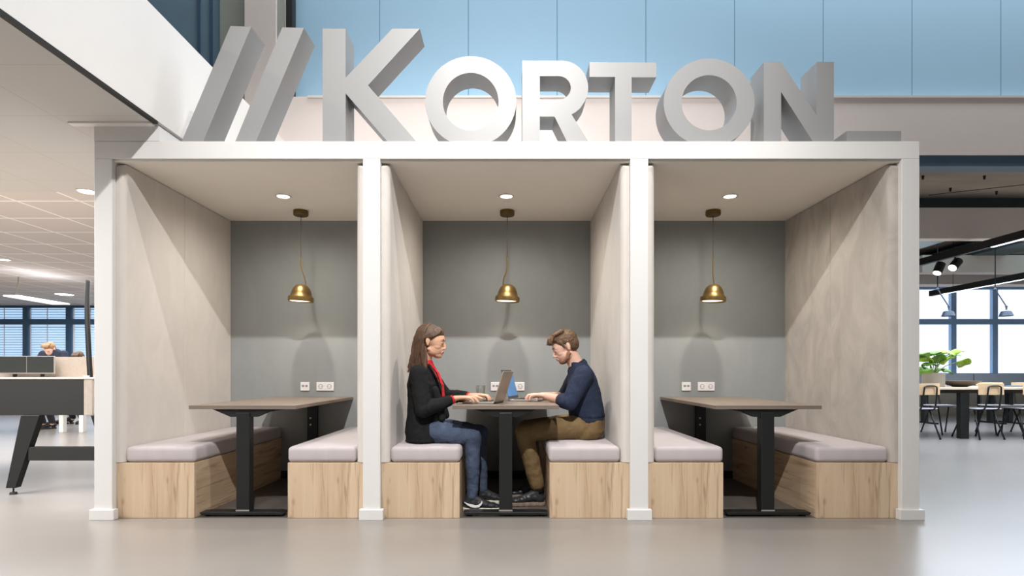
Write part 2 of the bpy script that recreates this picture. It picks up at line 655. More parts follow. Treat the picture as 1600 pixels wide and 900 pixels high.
# upper back wall over the booth
struct('wall_back', MB().box(-2.42, 2.72, 5.9, 6.05, 0, 3.857).box(2.72, 14, 5.9, 6.05, 3.25, 3.857), M['column'])
struct('trim_3', MB().box(-2.1, 14, 5.885, 6.0, 3.84, 3.862), M['white'])
struct('wall_upper', MB().box(-2.28, 14, 6.02, 6.12, 3.862, 9.0), M['blue_wall'])
struct('trim_4', MB().box(2.72, 14, 5.92, 6.1, 3.14, 3.25), M['blue_beam'])
# column and panels at the upper left, seen over the fascia
struct('wall_upper_left', MB().box(-9, -3.045, 6.02, 6.12, 2.74, 9.0), M['blue_dark'])
g = MB()
for px in (310, 329):
    p = at(px, 0, 6.0)
    g.box(p.x - 0.012, p.x + 0.012, 6.0, 6.03, 2.74, 9)
struct('trim_5', g, M['win_frame_dark'])
struct('wall_panel_left', MB().box(-3.06, -2.78, 5.98, 6.1, 2.74, 9), M['greygreen'])
struct('trim_6', MB().box(-2.79, -2.745, 5.95, 6.1, 2.74, 9), M['black'])
struct('column', MB().box(-2.745, -2.421, 5.86, 6.12, 2.74, 9), M['column'])
struct('trim_7', MB().box(-2.419, -2.34, 5.89, 6.1, 3.858, 9), M['greygreen'])
struct('trim_8', MB().box(-2.34, -2.275, 5.92, 6.1, 3.86, 9), M['black'])
# far walls
struct('wall_left', MB().box(-14.1, -14, -4, 15, 0, 2.74), M['white'])
struct('wall_right', MB().box(14, 14.1, 6, 15, 0, 9), M['white'])

# canteen ceiling to the right
struct('ceiling_concrete', MB().box(2.72, 14, 6.1, 15, 3.62, 3.75), M['concrete'])
struct('trim_9', MB().box(2.72, 14, 8.55, 8.75, 3.46, 3.64), M['dark_void'])
struct('trim_10', MB().box(2.72, 14, 8.38, 8.55, 2.97, 3.425), M['grey_beam'])
struct('trim_11', MB().box(8.0, 14, 11.0, 11.3, 2.94, 3.27), M['grey_beam'])
struct('trim_12', MB().box(2.72, 14, 13.2, 13.6, 3.05, 3.25), M['grey_beam'])
struct('trim_13', MB().box(2.72, 14, 12.0, 12.3, 3.25, 3.5), M['dark_void'])
# concrete seams
g = MB()
for (a, b) in (((3.4, 8.3), (6.4, 6.3)), ((6.2, 8.4), (10.5, 6.4)), ((9.5, 8.4), (13.0, 7.0))):
    g.cyl((a[0], a[1], 3.62), (b[0], b[1], 3.62), 0.008, seg=6)
struct('trim_14', g, M['black'])
for (px, py, wh) in ((1442, 277, 'beside the booth post'), (1538, 277, 'nearest the blue beam at right'), (1485, 296, 'second from the booth post'), (1557, 301, 'farthest to the right')):
    Y = (3.6 - EYE) * F / (583 - py)
    p = at(px, py, Y)
    tag(MB().cyl((p.x, p.y, 3.62), (p.x, p.y, 3.57), 0.018, 0.012, seg=10).build('ceiling_bolt', M['black']),
        'small dark bolt in the concrete ceiling, ' + wh, 'bolt', 'bolts in the concrete ceiling')

# windows -----------------------------------------------------------
def window_wall(name, xs, z_top, mf, msky, blinds):
    x0, x1 = xs[0], xs[-1]
    fr = MB()
    for x in xs:
        fr.box(x - 0.065, x + 0.065, 13.95, 14.1, 0.05, z_top)
    fr.box(x0, x1, 13.93, 14.1, 2.18, 2.31)
    fr.box(x0, x1, 13.93, 14.1, z_top - 0.05, z_top + 0.02)
    fr.box(x0, x1, 13.93, 14.1, 0.9 if not blinds else 0.3, 0.98 if not blinds else 0.36)
    o = struct(name, fr, mf)
    for a, b in zip(xs, xs[1:]):
        MB().box(a + 0.065, b - 0.065, 14.04, 14.06, 0.3, 2.18).build('window_pane', msky, o)
        MB().box(a + 0.065, b - 0.065, 14.04, 14.06, 2.31, z_top - 0.05).build('window_pane', msky, o)
        if blinds:
            s = MB()
            z = 0.5
            rot = Euler((R(28), 0, 0)).to_matrix()
            while z < z_top - 0.07:
                if not 2.13 < z < 2.35:
                    s.box(a + 0.09, b - 0.09, 13.985, 14.03, z, z + 0.004, rot)
                z += 0.062
            s.box((a + b) / 2 - 0.012, (a + b) / 2 + 0.012, 13.97, 13.975, 0.5, z_top - 0.06)
            s.box(a + 0.1, a + 0.135, 13.97, 13.975, 0.5, z_top - 0.06)
            s.build('blind', M['blind'], o)
    return o


OFF = Vector((0, 0, 0))
window_wall('window_1', [-13.98, -12.99, -11.93, -10.87, -9.81, -8.75, -7.7], 2.64, M['win_frame_dark'], M['sky_left'], True)
window_wall('window_2', [8.84, 9.88, 10.92, 11.94, 12.96, 13.98], 3.09, M['win_frame'], M['sky_right'], False)
struct('wall_far_left', MB().box(-14, -2.3, 13.9, 14.1, 0, 0.3).box(-7.65, -2.3, 13.9, 14.1, 0.3, 2.64), M['white'])
struct('wall_far_right', MB().box(8.8, 14, 14.0, 14.2, 0, 0.9).box(2.7, 8.78, 13.9, 14.1, 0, 3.62).box(8.8, 14, 14.0, 14.2, 3.11, 3.62), M['grey_beam'])

# ================================================================== BOOTH
FY = 3.79            # front plane of the frame
BY = 5.29            # face of the booth back panel
ZC = 2.413
CORES = [(-2.78, -2.66), (-0.984, -0.868), (0.804, 0.924), (2.618, 2.737)]
booth = thing('meeting_booth', 'white three-bay booth housing with padded walls standing on the grey floor', 'booth', (0, FY, 0))
MB().box(-2.78, 2.737, FY, BY + 0.1, ZC, 2.53).build('roof_slab', M['frame'], booth, bevel=0.003)
MB().box(-2.78, -2.345, FY, BY + 0.1, 2.531, 2.63).build('infill_panel', M['frame'], booth)
for (a, b) in CORES:
    MB().box(a, b, FY, BY + 0.1, 0, ZC).build('partition_wall', M['frame'], booth, bevel=0.003)
    MB().box(a - 0.022, b + 0.022, FY - 0.018, FY + 0.03, 0, 0.07).build('skirting', M['frame'], booth, bevel=0.003)
for i in range(3):
    a, b = CORES[i][1], CORES[i + 1][0]
    MB().box(a, b, BY, BY + 0.1, 0, ZC).build('back_panel', M['back_booth'], booth)
    MB().box(a, b, FY + 0.02, BY, ZC - 0.012, ZC - 0.001).build('ceiling_board', M['ceil_booth'], booth)
    struct('floor', MB().box(a, b, FY + 0.045, BY - 0.016, -0.05, 0.0008), M['floor_booth'])
    MB().box(a + 0.52, b - 0.52, BY - 0.015, BY - 0.001, 0.0, 0.07).build('skirting', M['black_matt'], booth, bevel=0.002)
    for s in (0, 1):
        x = a if s == 0 else b
        x2 = a + 0.055 if s == 0 else b - 0.055
        mm = M['suede_worn'] if (i == 2 and s == 1) else M['suede']
        for (y0, y1) in ((FY + 0.035, 4.54), (4.543, BY - 0.001)):
            pd = MB().box(min(x, x2), max(x, x2), y0, y1, 0.376, ZC - 0.016)
            if y0 < 4:
                # round only the front free edge strongly
                bm = pd.bm
                ed = [e for e in bm.edges if all(abs(v.co.y - y0) < 1e-4 and abs(v.co.x - x2) < 1e-4 for v in e.verts)]
                ed += [e for e in bm.edges if all(abs(v.co.y - y0) < 1e-4 and abs(v.co.z - (ZC - 0.016)) < 1e-4 for v in e.verts)]
                bmesh.ops.bevel(bm, geom=ed, offset=0.04, segments=8, affect='EDGES', profile=0.5)
            pd.build('padded_panel', mm, booth, bevel=0.003, smooth=False)

# benches -----------------------------------------------------------
BW = [(-2.659, -2.133, 'l', 'oak and lilac-grey bench along the left wall of the left bay'),
      (-1.502, -0.985, 'r', 'oak and lilac-grey bench along the right wall of the left bay'),
      (-0.867, -0.341, 'l', 'oak and lilac-grey bench the woman in the black blazer sits on'),
      (0.268, 0.803, 'r', 'oak and lilac-grey bench the man in the navy jumper sits on'),
      (0.925, 1.440, 'l', 'oak and lilac-grey bench along the left wall of the right bay'),
      (2.070, 2.617, 'r', 'oak and lilac-grey bench along the mottled right wall of the right bay')]
for (a, b, side, lab) in BW:
    t = thing('bench', lab, 'bench', ((a + b) / 2, 3.83, 0), 'upholstered booth benches')
    MB().box(a, b, 3.83, 3.85, 0.0009, 0.374).build('front_panel', M['oak_z'], t, bevel=0.0015)
    if side == 'l':
        MB().box(b - 0.02, b, 3.851, BY - 0.002, 0.0009, 0.374).build('side_panel', M['oak_y'], t, bevel=0.0015)
        MB().box(a, b - 0.021, 3.851, BY - 0.002, 0.34, 0.374).build('seat_board', M['oak_y'], t)
        c0, c1 = a + 0.057, b + 0.004
    else:
        MB().box(a, a + 0.02, 3.851, BY - 0.002, 0.0009, 0.374).build('side_panel', M['oak_y'], t, bevel=0.0015)
        MB().box(a + 0.021, b, 3.851, BY - 0.002, 0.34, 0.374).build('seat_board', M['oak_y'], t)
        c0, c1 = a - 0.004, b - 0.057
    cu = MB().box(c0, c1, 3.832, BY - 0.004, 0.375, 0.482)
    bmesh.ops.subdivide_edges(cu.bm, edges=cu.bm.edges[:], cuts=1, use_grid_fill=True)
    for v in cu.bm.verts:
        if v.co.z > 0.47 and abs(v.co.x - (c0 + c1) / 2) < 0.01 and abs(v.co.y - (3.832 + BY) / 2) < 0.1:
            v.co.z += 0.006
    cu.build('cushion', M['cushion'], t, bevel=0.028, bseg=5, smooth=True)

# tables ------------------------------------------------------------
def table(cx, label):
    t = thing('booth_table', label, 'table', (cx, 3.9, 0), 'sit-in booth tables')
    w = 0.3635
    MB().box(cx - w, cx + w, 3.872, BY - 0.003, 0.734, 0.759).build('tabletop', M['tabletop'], t, bevel=0.002)
    MB().box(cx - w - 0.001, cx + w + 0.001, 3.868, 3.8718, 0.734, 0.7585).build('edge_band', M['tabletop_edge'], t)
    MB().box(cx - 0.045, cx + 0.045, 3.875, 3.945, 0.026, 0.71).build('column', M['black'], t, bevel=0.004)
    f = MB()
    f.prism([(cx - 0.278, 3.86, 0.014), (cx + 0.278, 3.86, 0.014), (cx + 0.29, 3.86, 0.03), (cx + 0.245, 3.86, 0.034), (cx - 0.245, 3.86, 0.034), (cx - 0.29, 3.86, 0.03)], (0, 0.09, 0))
    f.build('foot', M['black'], t, bevel=0.003)
    for sx in (-0.25, 0.25):
        MB().cyl((cx + sx, 3.905, 0.0), (cx + sx, 3.905, 0.014), 0.022).build('levelling_pad', M['black'], t)
    MB().box(cx - 0.046, cx + 0.046, 3.871, 3.8745, 0.036, 0.046).build('collar', M['alu'], t)
    b = MB()
    b.prism([(cx - 0.215, 3.885, 0.7335), (cx + 0.215, 3.885, 0.7335), (cx + 0.09, 3.885, 0.68), (cx - 0.09, 3.885, 0.68)], (0, 0.05, 0))
    b.build('top_bracket', M['black'], t, bevel=0.002)
    MB().box(cx - 0.03, cx + 0.03, 3.936, BY - 0.05, 0.69, 0.7335).build('beam', M['black'], t, bevel=0.002)
    c = MB().box(cx - 0.045, cx + 0.045, BY - 0.062, BY - 0.016, 0.0, 0.7335)
    rl = c.build('rear_column', M['black'], t, bevel=0.003)
    for z in (0.505, 0.565):
        MB().cyl((cx - 0.012, BY - 0.067, z), (cx - 0.012, BY - 0.061, z), 0.009, seg=14).build('bolt', M['alu'], rl)
    return t


table(-1.8275, 'empty grey-brown table with black T leg in the left bay')
table(-0.030, 'grey-brown table with two laptops between the seated people')
table(1.762, 'empty grey-brown table with black T leg in the right bay')

# sockets -----------------------------------------------------------
def socket(px0, px1, n, label):
    x0, x1 = (px0 - 797) * BY / F, (px1 - 797) * BY / F
    z0, z1 = EYE - (610.5 - 583) * BY / F, EYE - (597 - 583) * BY / F
    t = thing('wall_socket', label, 'socket', ((x0 + x1) / 2, BY, z0), 'white sockets on booth back walls')
    MB().box(x0, x1, BY - 0.012, BY - 0.0005, z0, z1).build('cover_plate', M['plastic'], t, bevel=0.003)
    for k in range(n):
        cx = x0 + (x1 - x0) * (k + 0.5) / n
        cz = (z0 + z1) / 2
        if n == 2:
            r = MB()
            r.cyl((cx, BY - 0.0145, cz), (cx, BY - 0.0118, cz), 0.021, seg=24)
            o = r.build('socket_ring', M['socket_hole'], t)
            MB().cyl((cx, BY - 0.016, cz), (cx, BY - 0.0142, cz), 0.0165, seg=24).build('socket_well', M['plastic'], o)
            for s in (-0.0095, 0.0095):
                MB().cyl((cx + s, BY - 0.0172, cz), (cx + s, BY - 0.0158, cz), 0.0026, seg=10).build('pin_hole', M['black'], o)
        else:
            for s in (-0.016, 0.016):
                MB().box(cx + s - 0.011, cx + s + 0.011, BY - 0.0145, BY - 0.0118, cz - 0.004, cz + 0.014).build('data_port', M['socket_hole'], t)


for i, (d, bay) in enumerate(((470, 'left'), (767, 'middle'), (1065, 'right'))):
    socket(d, d + 14, 1, 'single white data outlet on back wall of %s bay' % bay)
    dd = {470: (495, 522), 767: (793, 819.5), 1065: (1090, 1116)}[d]
    socket(dd[0], dd[1], 2, 'double white power socket on back wall of %s bay' % bay)

# pendants and downlights ------------------------------------------
def pendant(cx, kink, label):
    y = 4.96
    t = thing('pendant_lamp', label, 'lamp', (cx, y, 1.59), 'brass pendants over the booth tables')
    MB().lathe([(0, 2.40), (0.062, 2.40), (0.064, 2.395), (0.064, 2.362), (0.058, 2.356), (0, 2.356)], (cx, y, 0)).build('canopy', M['brass_dark'], t, smooth=False)
    MB().tube([(cx, y, 2.357), (cx, y, 1.99)], 0.0032, 8, 1).build('cable', M['cable'], t)
    zt = 1.758
    MB().tube([(cx, y, 1.99), (cx, y, 1.93), (cx + kink[0], y, 1.87), (cx + kink[1], y, 1.81), (cx + kink[2], y, zt - 0.004)], 0.0055, 10, 6).build('stem', M['brass'], t, smooth=True)
    sx = cx
    tilt = Matrix.Rotation(R(3), 4, 'Y')
    prof = [(0.001, 0.150), (0.030, 0.148), (0.052, 0.138), (0.072, 0.112), (0.086, 0.075), (0.092, 0.046), (0.106, 0.042), (0.108, 0.036), (0.108, 0.008), (0.104, 0.0), (0.098, 0.004), (0.094, 0.02), (0.084, 0.06), (0.066, 0.106), (0.045, 0.130), (0.001, 0.140)]
    sh = MB().lathe(prof, (sx, y, 1.605))
    bmesh.ops.transform(sh.bm, matrix=Matrix.Translation((sx, y, 1.605)) @ tilt @ Matrix.Translation((-sx, -y, -1.605)), verts=sh.bm.verts)
    s = sh.build('shade', M['brass'], t, smooth=True)
    MB().lathe([(0.001, 0.0), (0.092, 0.0), (0.092, 0.008), (0.001, 0.008)], (sx, y, 1.614)).build('diffuser', M['glow_warm'], s)
    lamp('pendant_light', 'SPOT', (sx, y, 1.595), 5.5, (1, 0.86, 0.72), (sx, y, 0), 0.07, 150)


pendant(-1.83, (0.012, 0.035, 0.045), 'brass dome pendant lamp hanging in the left bay')
pendant(-0.025, (-0.006, -0.030, -0.034), 'brass dome pendant lamp hanging between the two seated people')
pendant(1.776, (-0.004, 0.002, 0.008), 'brass dome pendant lamp hanging in the right bay')


def downlight(x, y, z, label, group, energy, color=(1, 0.95, 0.88), r=0.045, blend=0.8, cone=130):
    t = thing('downlight', label, 'downlight', (x, y, z), group)
    MB().lathe([(r, 0.0), (r + 0.018, 0.0), (r + 0.02, -0.004), (r + 0.004, -0.006), (r, 0.0)], (x, y, z)).build('trim_ring', M['white'], t)
    MB().lathe([(0.001, -0.003), (r, -0.003), (r, 0.0), (0.001, 0.0)], (x, y, z)).build('lens', M['glow_down'], t)
    if energy:
        lamp('downlight_beam', 'SPOT', (x, y, z - 0.01), energy, color, (x, y, 0), 0.03, cone, blend=blend)


downlight(-1.82, 4.55, ZC - 0.0125, 'round recessed downlight in the ceiling of the left bay', 'booth downlights', 66, (1, 0.93, 0.82), cone=172, blend=1.0)
downlight(-0.03, 4.55, ZC - 0.0125, 'round recessed downlight in the ceiling of the middle bay', 'booth downlights', 66, (1, 0.93, 0.82), cone=172, blend=1.0)
downlight(1.765, 4.55, ZC - 0.0125, 'round recessed downlight in the ceiling of the right bay', 'booth downlights', 66, (1, 0.93, 0.82), cone=172, blend=1.0)
downlight(-3.86, 5.18, 2.6395, 'round downlight in the office ceiling beside the white booth post', 'office ceiling downlights', 45, r=0.07)
downlight(-7.42, 8.3, 2.6415, 'round downlight cut by the left edge of the photo', 'office ceiling downlights', 40, r=0.08)
downlight(-9.4, 11.96, 2.6415, 'farthest round downlight, near the blinds', 'office ceiling downlights', 40, r=0.16)

# ================================================================== SIGN LETTERS
LY, LD = 3.88, 0.215


def outline_mesh(name, loops, label):
    """loops of (px,py) points; first is the outside, the rest are holes"""
    cu = bpy.data.curves.new(name, 'CURVE')
    cu.dimensions = '2D'
    cu.fill_mode = 'BOTH'
    cu.extrude = LD / 2
    for lp in loops:
        sp = cu.splines.new('POLY')
        sp.points.add(len(lp) - 1)
        for p, q in zip(sp.points, lp):
            v = at(q[0], q[1], LY)
            p.co = (v.x, v.z, 0, 1)
        sp.use_cyclic_u = True
    tmp = bpy.data.objects.new('tmp', cu)
    me = bpy.data.meshes.new_from_object(tmp)
    bpy.data.objects.remove(tmp)
    me.transform(Matrix.Translation((0, LY + LD / 2, 0)) @ Matrix.Rotation(PI / 2, 4, 'X'))
    bm = bmesh.new()
    bm.from_mesh(me)
    bmesh.ops.remove_doubles(bm, verts=bm.verts, dist=1e-5)
    bmesh.ops.recalc_face_normals(bm, faces=bm.faces)
    zmin = min(v.co.z for v in bm.verts)
    for v in bm.verts:
        v.co.z += 2.5315 - zmin if zmin < 2.5315 else 0
    bm.to_mesh(me)
    bm.free()
    me.polygons.foreach_set('use_smooth', [False] * len(me.polygons))
    me.materials.clear()
    me.materials.append(M['letter'])
    o = bpy.data.objects.new(name, me)
    C.objects.link(o)
    return tag(o, label, 'sign letter', 'letters of the rooftop sign')


def ell(cx, cy, rx, ry, n=128, a0=0, a1=2 * PI, end=False):
    k = n if not end else n - 1
    return [(cx + rx * math.cos(a0 + (a1 - a0) * i / k), cy + ry * math.sin(a0 + (a1 - a0) * i / k)) for i in range(n)]


B = 229
outline_mesh('slash_character', [[(360, 41), (392.5, 42), (314.3, B), (280.5, B)]], 'leftmost grey three-dimensional slash of the sign, beside the sloping fascia')
outline_mesh('slash_character', [[(441, 43), (475, 44), (396.7, B), (364.5, B)]], 'second grey slash of the sign, next to the letter K')
outline_mesh('letter_k', [[(504, B), (504, 45), (540, 45), (540, 121.5), (613, 45), (656, 45), (575, 133.5), (657, B), (612, B), (540, 146), (540, B)]], 'large grey block letter K standing on the booth roof')
outline_mesh('letter_o', [ell(735.5, 158.3, 71.2, 70.5), ell(735.5, 159, 43.5, 45.2)], 'pale letter O between K and R on the booth roof')
Rr = [(816, B), (816, 95), (873, 95)] + ell(878, 137.5, 41, 42.5, 20, -PI / 2, 0.62, True) + \
     [(906, 170), (900, 175), (893, 179), (924, B), (889.5, B), (866.5, 182.5), (843.5, 182.5), (843.5, B)]
Rh = [(843.5, 119), (870, 119)] + ell(872, 137.5, 20, 18.6, 14, -PI / 2, PI / 2, True) + [(843.5, 156)]
outline_mesh('letter_r', [Rr, Rh], 'grey block letter R standing between the first O and the T')
outline_mesh('letter_t', [[(921, 97.5), (1025.5, 98), (1025.5, 121), (987, 121), (987, B), (961, B), (961, 120.5), (921, 120.5)]], 'grey block letter T standing between R and the second O')
outline_mesh('letter_o', [ell(1108, 160.2, 71, 68.6), ell(1108, 160.5, 43, 43)], 'grey letter O between T and N on the booth roof')
outline_mesh('letter_n', [[(1193.5, B), (1193.5, 97), (1220.5, 97), (1276, 180), (1276, 97), (1303, 97), (1303, B), (1275, B), (1220.5, 144), (1220.5, B)]], 'darker grey block letter N standing right of the second O')
outline_mesh('underscore_character', [[(1323, B), (1323, 205), (1408, 205), (1408, B)]], 'low grey underscore bar at the right end of the sign')

# ================================================================== LAPTOPS AND GLASS
def laptop(hx, hy, ang, wid, dep, lidh, lean, label, lit, closed_edge):
    """hinge near corner at (hx,hy); ang = direction of the hinge line; base extends to the left of the hinge line"""
    z0 = 0.7595
    t = thing('laptop', label, 'laptop', (hx, hy, z0))
    t.rotation_euler = (0, 0, ang)
    global OFF
    OFF = Vector((0, 0, 0))
    # local frame: hinge line along +y from 0 to wid, base towards -x
    MB().box(-dep, 0, 0, wid, 0.001, 0.015).build('base', M['alu'], t, bevel=0.003)
    kb = MB()
    for r in range(6):
        n = 13 if r < 5 else 5
        for k in range(n):
            y0 = 0.03 + (wid - 0.06) * k / n
            y1 = 0.03 + (wid - 0.06) * (k + 1) / n - 0.003
            kb.box(-0.03 - r * 0.018 - 0.015, -0.03 - r * 0.018, y0, y1, 0.015, 0.0172)
    kb.build('keyboard', M['key'], t)
    MB().box(-dep + 0.012, -0.155, wid * 0.35, wid * 0.65, 0.015, 0.0155).build('touchpad', M['alu_lid'], t)
    rot = Matrix.Rotation(lean, 4, 'Y')
    lid = MB().box(-0.003, 0.004, 0, wid, 0.0, lidh)
    bmesh.ops.transform(lid.bm, matrix=Matrix.Translation((0.003, 0, 0.014)) @ rot, verts=lid.bm.verts)
    l = lid.build('lid', M['alu_lid'], t, bevel=0.002)
    sc = MB().box(-0.0044, -0.0032, 0.004, wid - 0.004, 0.006, lidh - 0.004)
    bmesh.ops.transform(sc.bm, matrix=Matrix.Translation((0.003, 0, 0.014)) @ rot, verts=sc.bm.verts)
    b = sc.build('bezel', M['screen_off'], l)
    sc = MB().box(-0.0052, -0.0046, 0.012, wid - 0.012, 0.024, lidh - 0.018)
    bmesh.ops.transform(sc.bm, matrix=Matrix.Translation((0.003, 0, 0.014)) @ rot, verts=sc.bm.verts)
    sc.build('screen', lit, l)
    MB().cyl((0.004, 0.03, 0.012), (0.004, wid - 0.03, 0.012), 0.006).build('hinge', M['screen_off'], t)
    return t


laptop(-0.119, 4.03, -math.atan2(0.07, 0.29), 0.30, 0.232, 0.232, 0.31, 'silver laptop open in front of the woman, its back to the man', M['screen_white'], 1)
lp2 = laptop(0, 0, 0, 0.31, 0.235, 0.243, 0.27, 'laptop with a lit blue screen open in front of the man', M['screen_blue'], 1)
# turned to face the other way: base towards +x
a2 = PI - math.atan2(0.085, 0.30)
lp2.rotation_euler = (0, 0, a2)
lp2.location = (0.072, 4.73, 0.7595)

gx, gy = -0.239, 4.60
t = thing('drinking_glass', 'clear tumbler on the table behind the hands of the woman', 'glass', (gx, gy, 0.7595))
MB().lathe([(0.001, 0.0), (0.032, 0.0), (0.036, 0.01), (0.040, 0.118), (0.0385, 0.12), (0.037, 0.118), (0.033, 0.014), (0.001, 0.012)], (gx, gy, 0.7597)).build('tumbler', M['glass'], t, smooth=True)


# ================================================================== PEOPLE
def place(mb, mtx):
    bmesh.ops.transform(mb.bm, matrix=mtx, verts=mb.bm.verts)
    return mb


def head_shape(mb, H, male=False):
    """adds the head, facing +x in its own frame, moved by H"""
    h = MB()
    h.ball((-0.012, 0, 0.030), (0.093, 0.073, 0.083), seg=32)
    h.ball((0.030, 0, 0.010), (0.062, 0.064, 0.072), seg=32)         # brow / forehead mass
    h.ball((0.030, 0, -0.048), (0.060, 0.056 + 0.003 * male, 0.056), seg=32)   # cheeks and jaw
    h.ball((0.052, 0, -0.086), (0.034, 0.034 + 0.004 * male, 0.026), seg=24)   # chin
    h.ball((0.072, 0, -0.093), (0.016, 0.018, 0.014), seg=20)
    for s in (-1, 1):
        h.ball((0.044, s * 0.034, -0.028), (0.034, 0.024, 0.028), seg=20)      # cheek bones
        h.ball((0.070, s * 0.024, 0.020), (0.018, 0.026, 0.010), seg=20)       # brow ridge
        h.ball((0.022, s * 0.016, -0.062), (0.056, 0.040, 0.040), seg=24)
        h.cap((-0.005, s * 0.050, -0.052), (0.055, s * 0.024, -0.088), 0.014, 0.013)
        h.ball((0.040, s * 0.030, -0.008), (0.040, 0.030, 0.034), seg=24)
        # ear
        h.ball((-0.012, s * 0.0775, 0.000), (0.015, 0.006, 0.026), Euler((0, R(-12), s * R(-18))).to_matrix(), seg=20)
        h.ball((-0.009, s * 0.076, -0.020), (0.009, 0.006, 0.012), seg=16)
    # nose
    nx = 0.0 if male else -0.004
    h.cap((0.083, 0, 0.012), (0.105 + nx, 0, -0.028), 0.0085, 0.0090)
    h.ball((0.103 + nx, 0, -0.032), (0.0115, 0.0110, 0.0095), seg=20)
    for s in (-1, 1):
        h.ball((0.093, s * 0.010, -0.036), (0.010, 0.007, 0.007), seg=16)
    # mouth mound
    h.ball((0.078, 0, -0.064), (0.018, 0.024, 0.017), seg=20)
    h.ball((0.092, 0, -0.0585), (0.006, 0.018, 0.0048), seg=16)
    h.ball((0.089, 0, -0.0680), (0.0065, 0.016, 0.0052), seg=16)
    place(h, H)
    me = bpy.data.meshes.new('t')
    hb = h.bm
    hb.to_mesh(me)
    hb.free()
    mb.bm.from_mesh(me)
    bpy.data.meshes.remove(me)


def head_parts(H, parent, hairmat, skin):
    for s in (-1, 1):
        e = place(MB().ball((0.0735, s * 0.0290, -0.001), 0.0118, seg=20), H).build('eye', M['eye_white'], parent, smooth=True)
        place(MB().ball((0.0825, s * 0.0300, -0.004), (0.0040, 0.0056, 0.0056), seg=16), H).build('iris', M['iris'], e, smooth=True)
        place(MB().ball((0.0745, s * 0.0290, 0.0030), (0.0130, 0.0140, 0.0090), seg=20), H).build('eyelid', skin, e, smooth=True)
        place(MB().chain([(0.0900, s * 0.014, 0.022, 0.0030), (0.0870, s * 0.030, 0.027, 0.0036), (0.0720, s * 0.046, 0.023, 0.0022)]), H).build('eyebrow', hairmat, parent, smooth=True)
    place(MB().ball((0.0945, 0, -0.0588), (0.0055, 0.0185, 0.0036), seg=16).ball((0.0912, 0, -0.0672), (0.0062, 0.0160, 0.0042), seg=16), H).build('lips', M['lip'], parent, smooth=True)


def hand(mb, W, d, s, curl=1.0, splay=1.0):
    """W wrist, d forward, s towards the thumb side; palm facing down"""
    W, d, s = Vector(W), Vector(d).normalized(), Vector(s).normalized()
    u = Vector((0, 0, 1))

    def P(f, l, h, r):
        v = W + d * f + s * l + u * h
        return (v.x, v.y, v.z, r)
    # palm : fan of capsules
    kn = [(0.084, 0.027, 0.012), (0.090, 0.009, 0.015), (0.086, -0.009, 0.014), (0.077, -0.026, 0.010)]
    for (f, l, h) in kn:
        mb.chain([P(0, l * 0.5, 0.004, 0.019), P(0.045, l * 0.85, 0.010, 0.0145), P(f, l, h, 0.0105)])
    mb.ball(P(0.045, 0, 0.006, 0)[:3], (0.03, 0.03, 0.013), seg=16)
    ln = [0.95, 1.05, 1.0, 0.8]
    for i, (f, l, h) in enumerate(kn):
        sp = l * 0.35 * splay
        L = ln[i]
        a = [P(f, l, h, 0.0098)]
        ang = 0.10 * curl
        ff, hh, ll = f, h, l
        for seg, r, da in ((0.042, 0.0088, 0.0), (0.026, 0.0078, 0.62), (0.021, 0.0066, 0.55)):
            ang += da * curl
            ff += math.cos(ang) * seg * L
            hh -= math.sin(ang) * seg * L
            ll += sp * seg / 0.09
            a.append(P(ff, ll, hh, r))
        mb.chain(a, 12)
    # thumb
    mb.chain([P(0.018, 0.022, 0.0, 0.015), P(0.045, 0.043, -0.002, 0.0115), P(0.072, 0.054, -0.006, 0.0095), P(0.094, 0.056, -0.012, 0.0078)], 12)


def shoe(parent, heel, toe, name, m_up, m_sole, h=0.105, w=0.046):
    """heel and toe are floor points; returns the upper"""
    a, b = Vector(heel), Vector(toe)
    d = (b - a).normalized()
    L = (b - a).length
    s = Vector((-d.y, d.x, 0))

    def P(f, z, off=0):
        return a + d * (f * L) + s * off + Vector((0, 0, z))
    u = MB()
    for (f, z, r) in ((0.14, 0.062, 0.036), (0.28, 0.066, 0.037), (0.45, 0.060, 0.036), (0.62, 0.048, 0.034), (0.78, 0.040, 0.030), (0.90, 0.034, 0.022)):
        p = P(f, z)
        u.ball(p, (0.042 if f < 0.85 else 0.03, r if f < .5 else 0.042 if f < 0.85 else 0.034, r * 0.8), Matrix.Rotation(math.atan2(d.y, d.x), 3, 'Z'))
    p, q = P(0.16, 0.06), P(0.20, h)
    u.cap(p, q, 0.038, 0.036)
    p, q = P(0.22, h - 0.01), P(0.62, 0.052)
    u.cap(p, q, 0.033, 0.026)
    up = u.build(name, m_up, parent, remesh=0.004, relax=4)
    so = MB()
    for f, r in ((0.13, 0.036), (0.3, 0.036), (0.48, 0.037), (0.66, 0.044), (0.80, 0.043), (0.90, 0.033)):
        p = P(f, 0.014)
        so.cyl((p.x, p.y, 0.001 + (0.004 if f > 0.85 else 0)), (p.x, p.y, 0.028), r * 0.98, r * 1.02, seg=24)
    sl = so.build('sole', m_sole, up, remesh=0.004, relax=2)
    lc = MB()
    for k in range(5):
        f = 0.36 + k * 0.055
        p = P(f, 0.098 - k * 0.0065)
        lc.cap(p + s * 0.016, p - s * 0.016 + d * 0.012, 0.0026, 0.0026, 8)
    lc.build('laces', M['shoe_grey'] if m_up is M['shoe_black'] else M['shoe_black'], up)
    return up, P, s


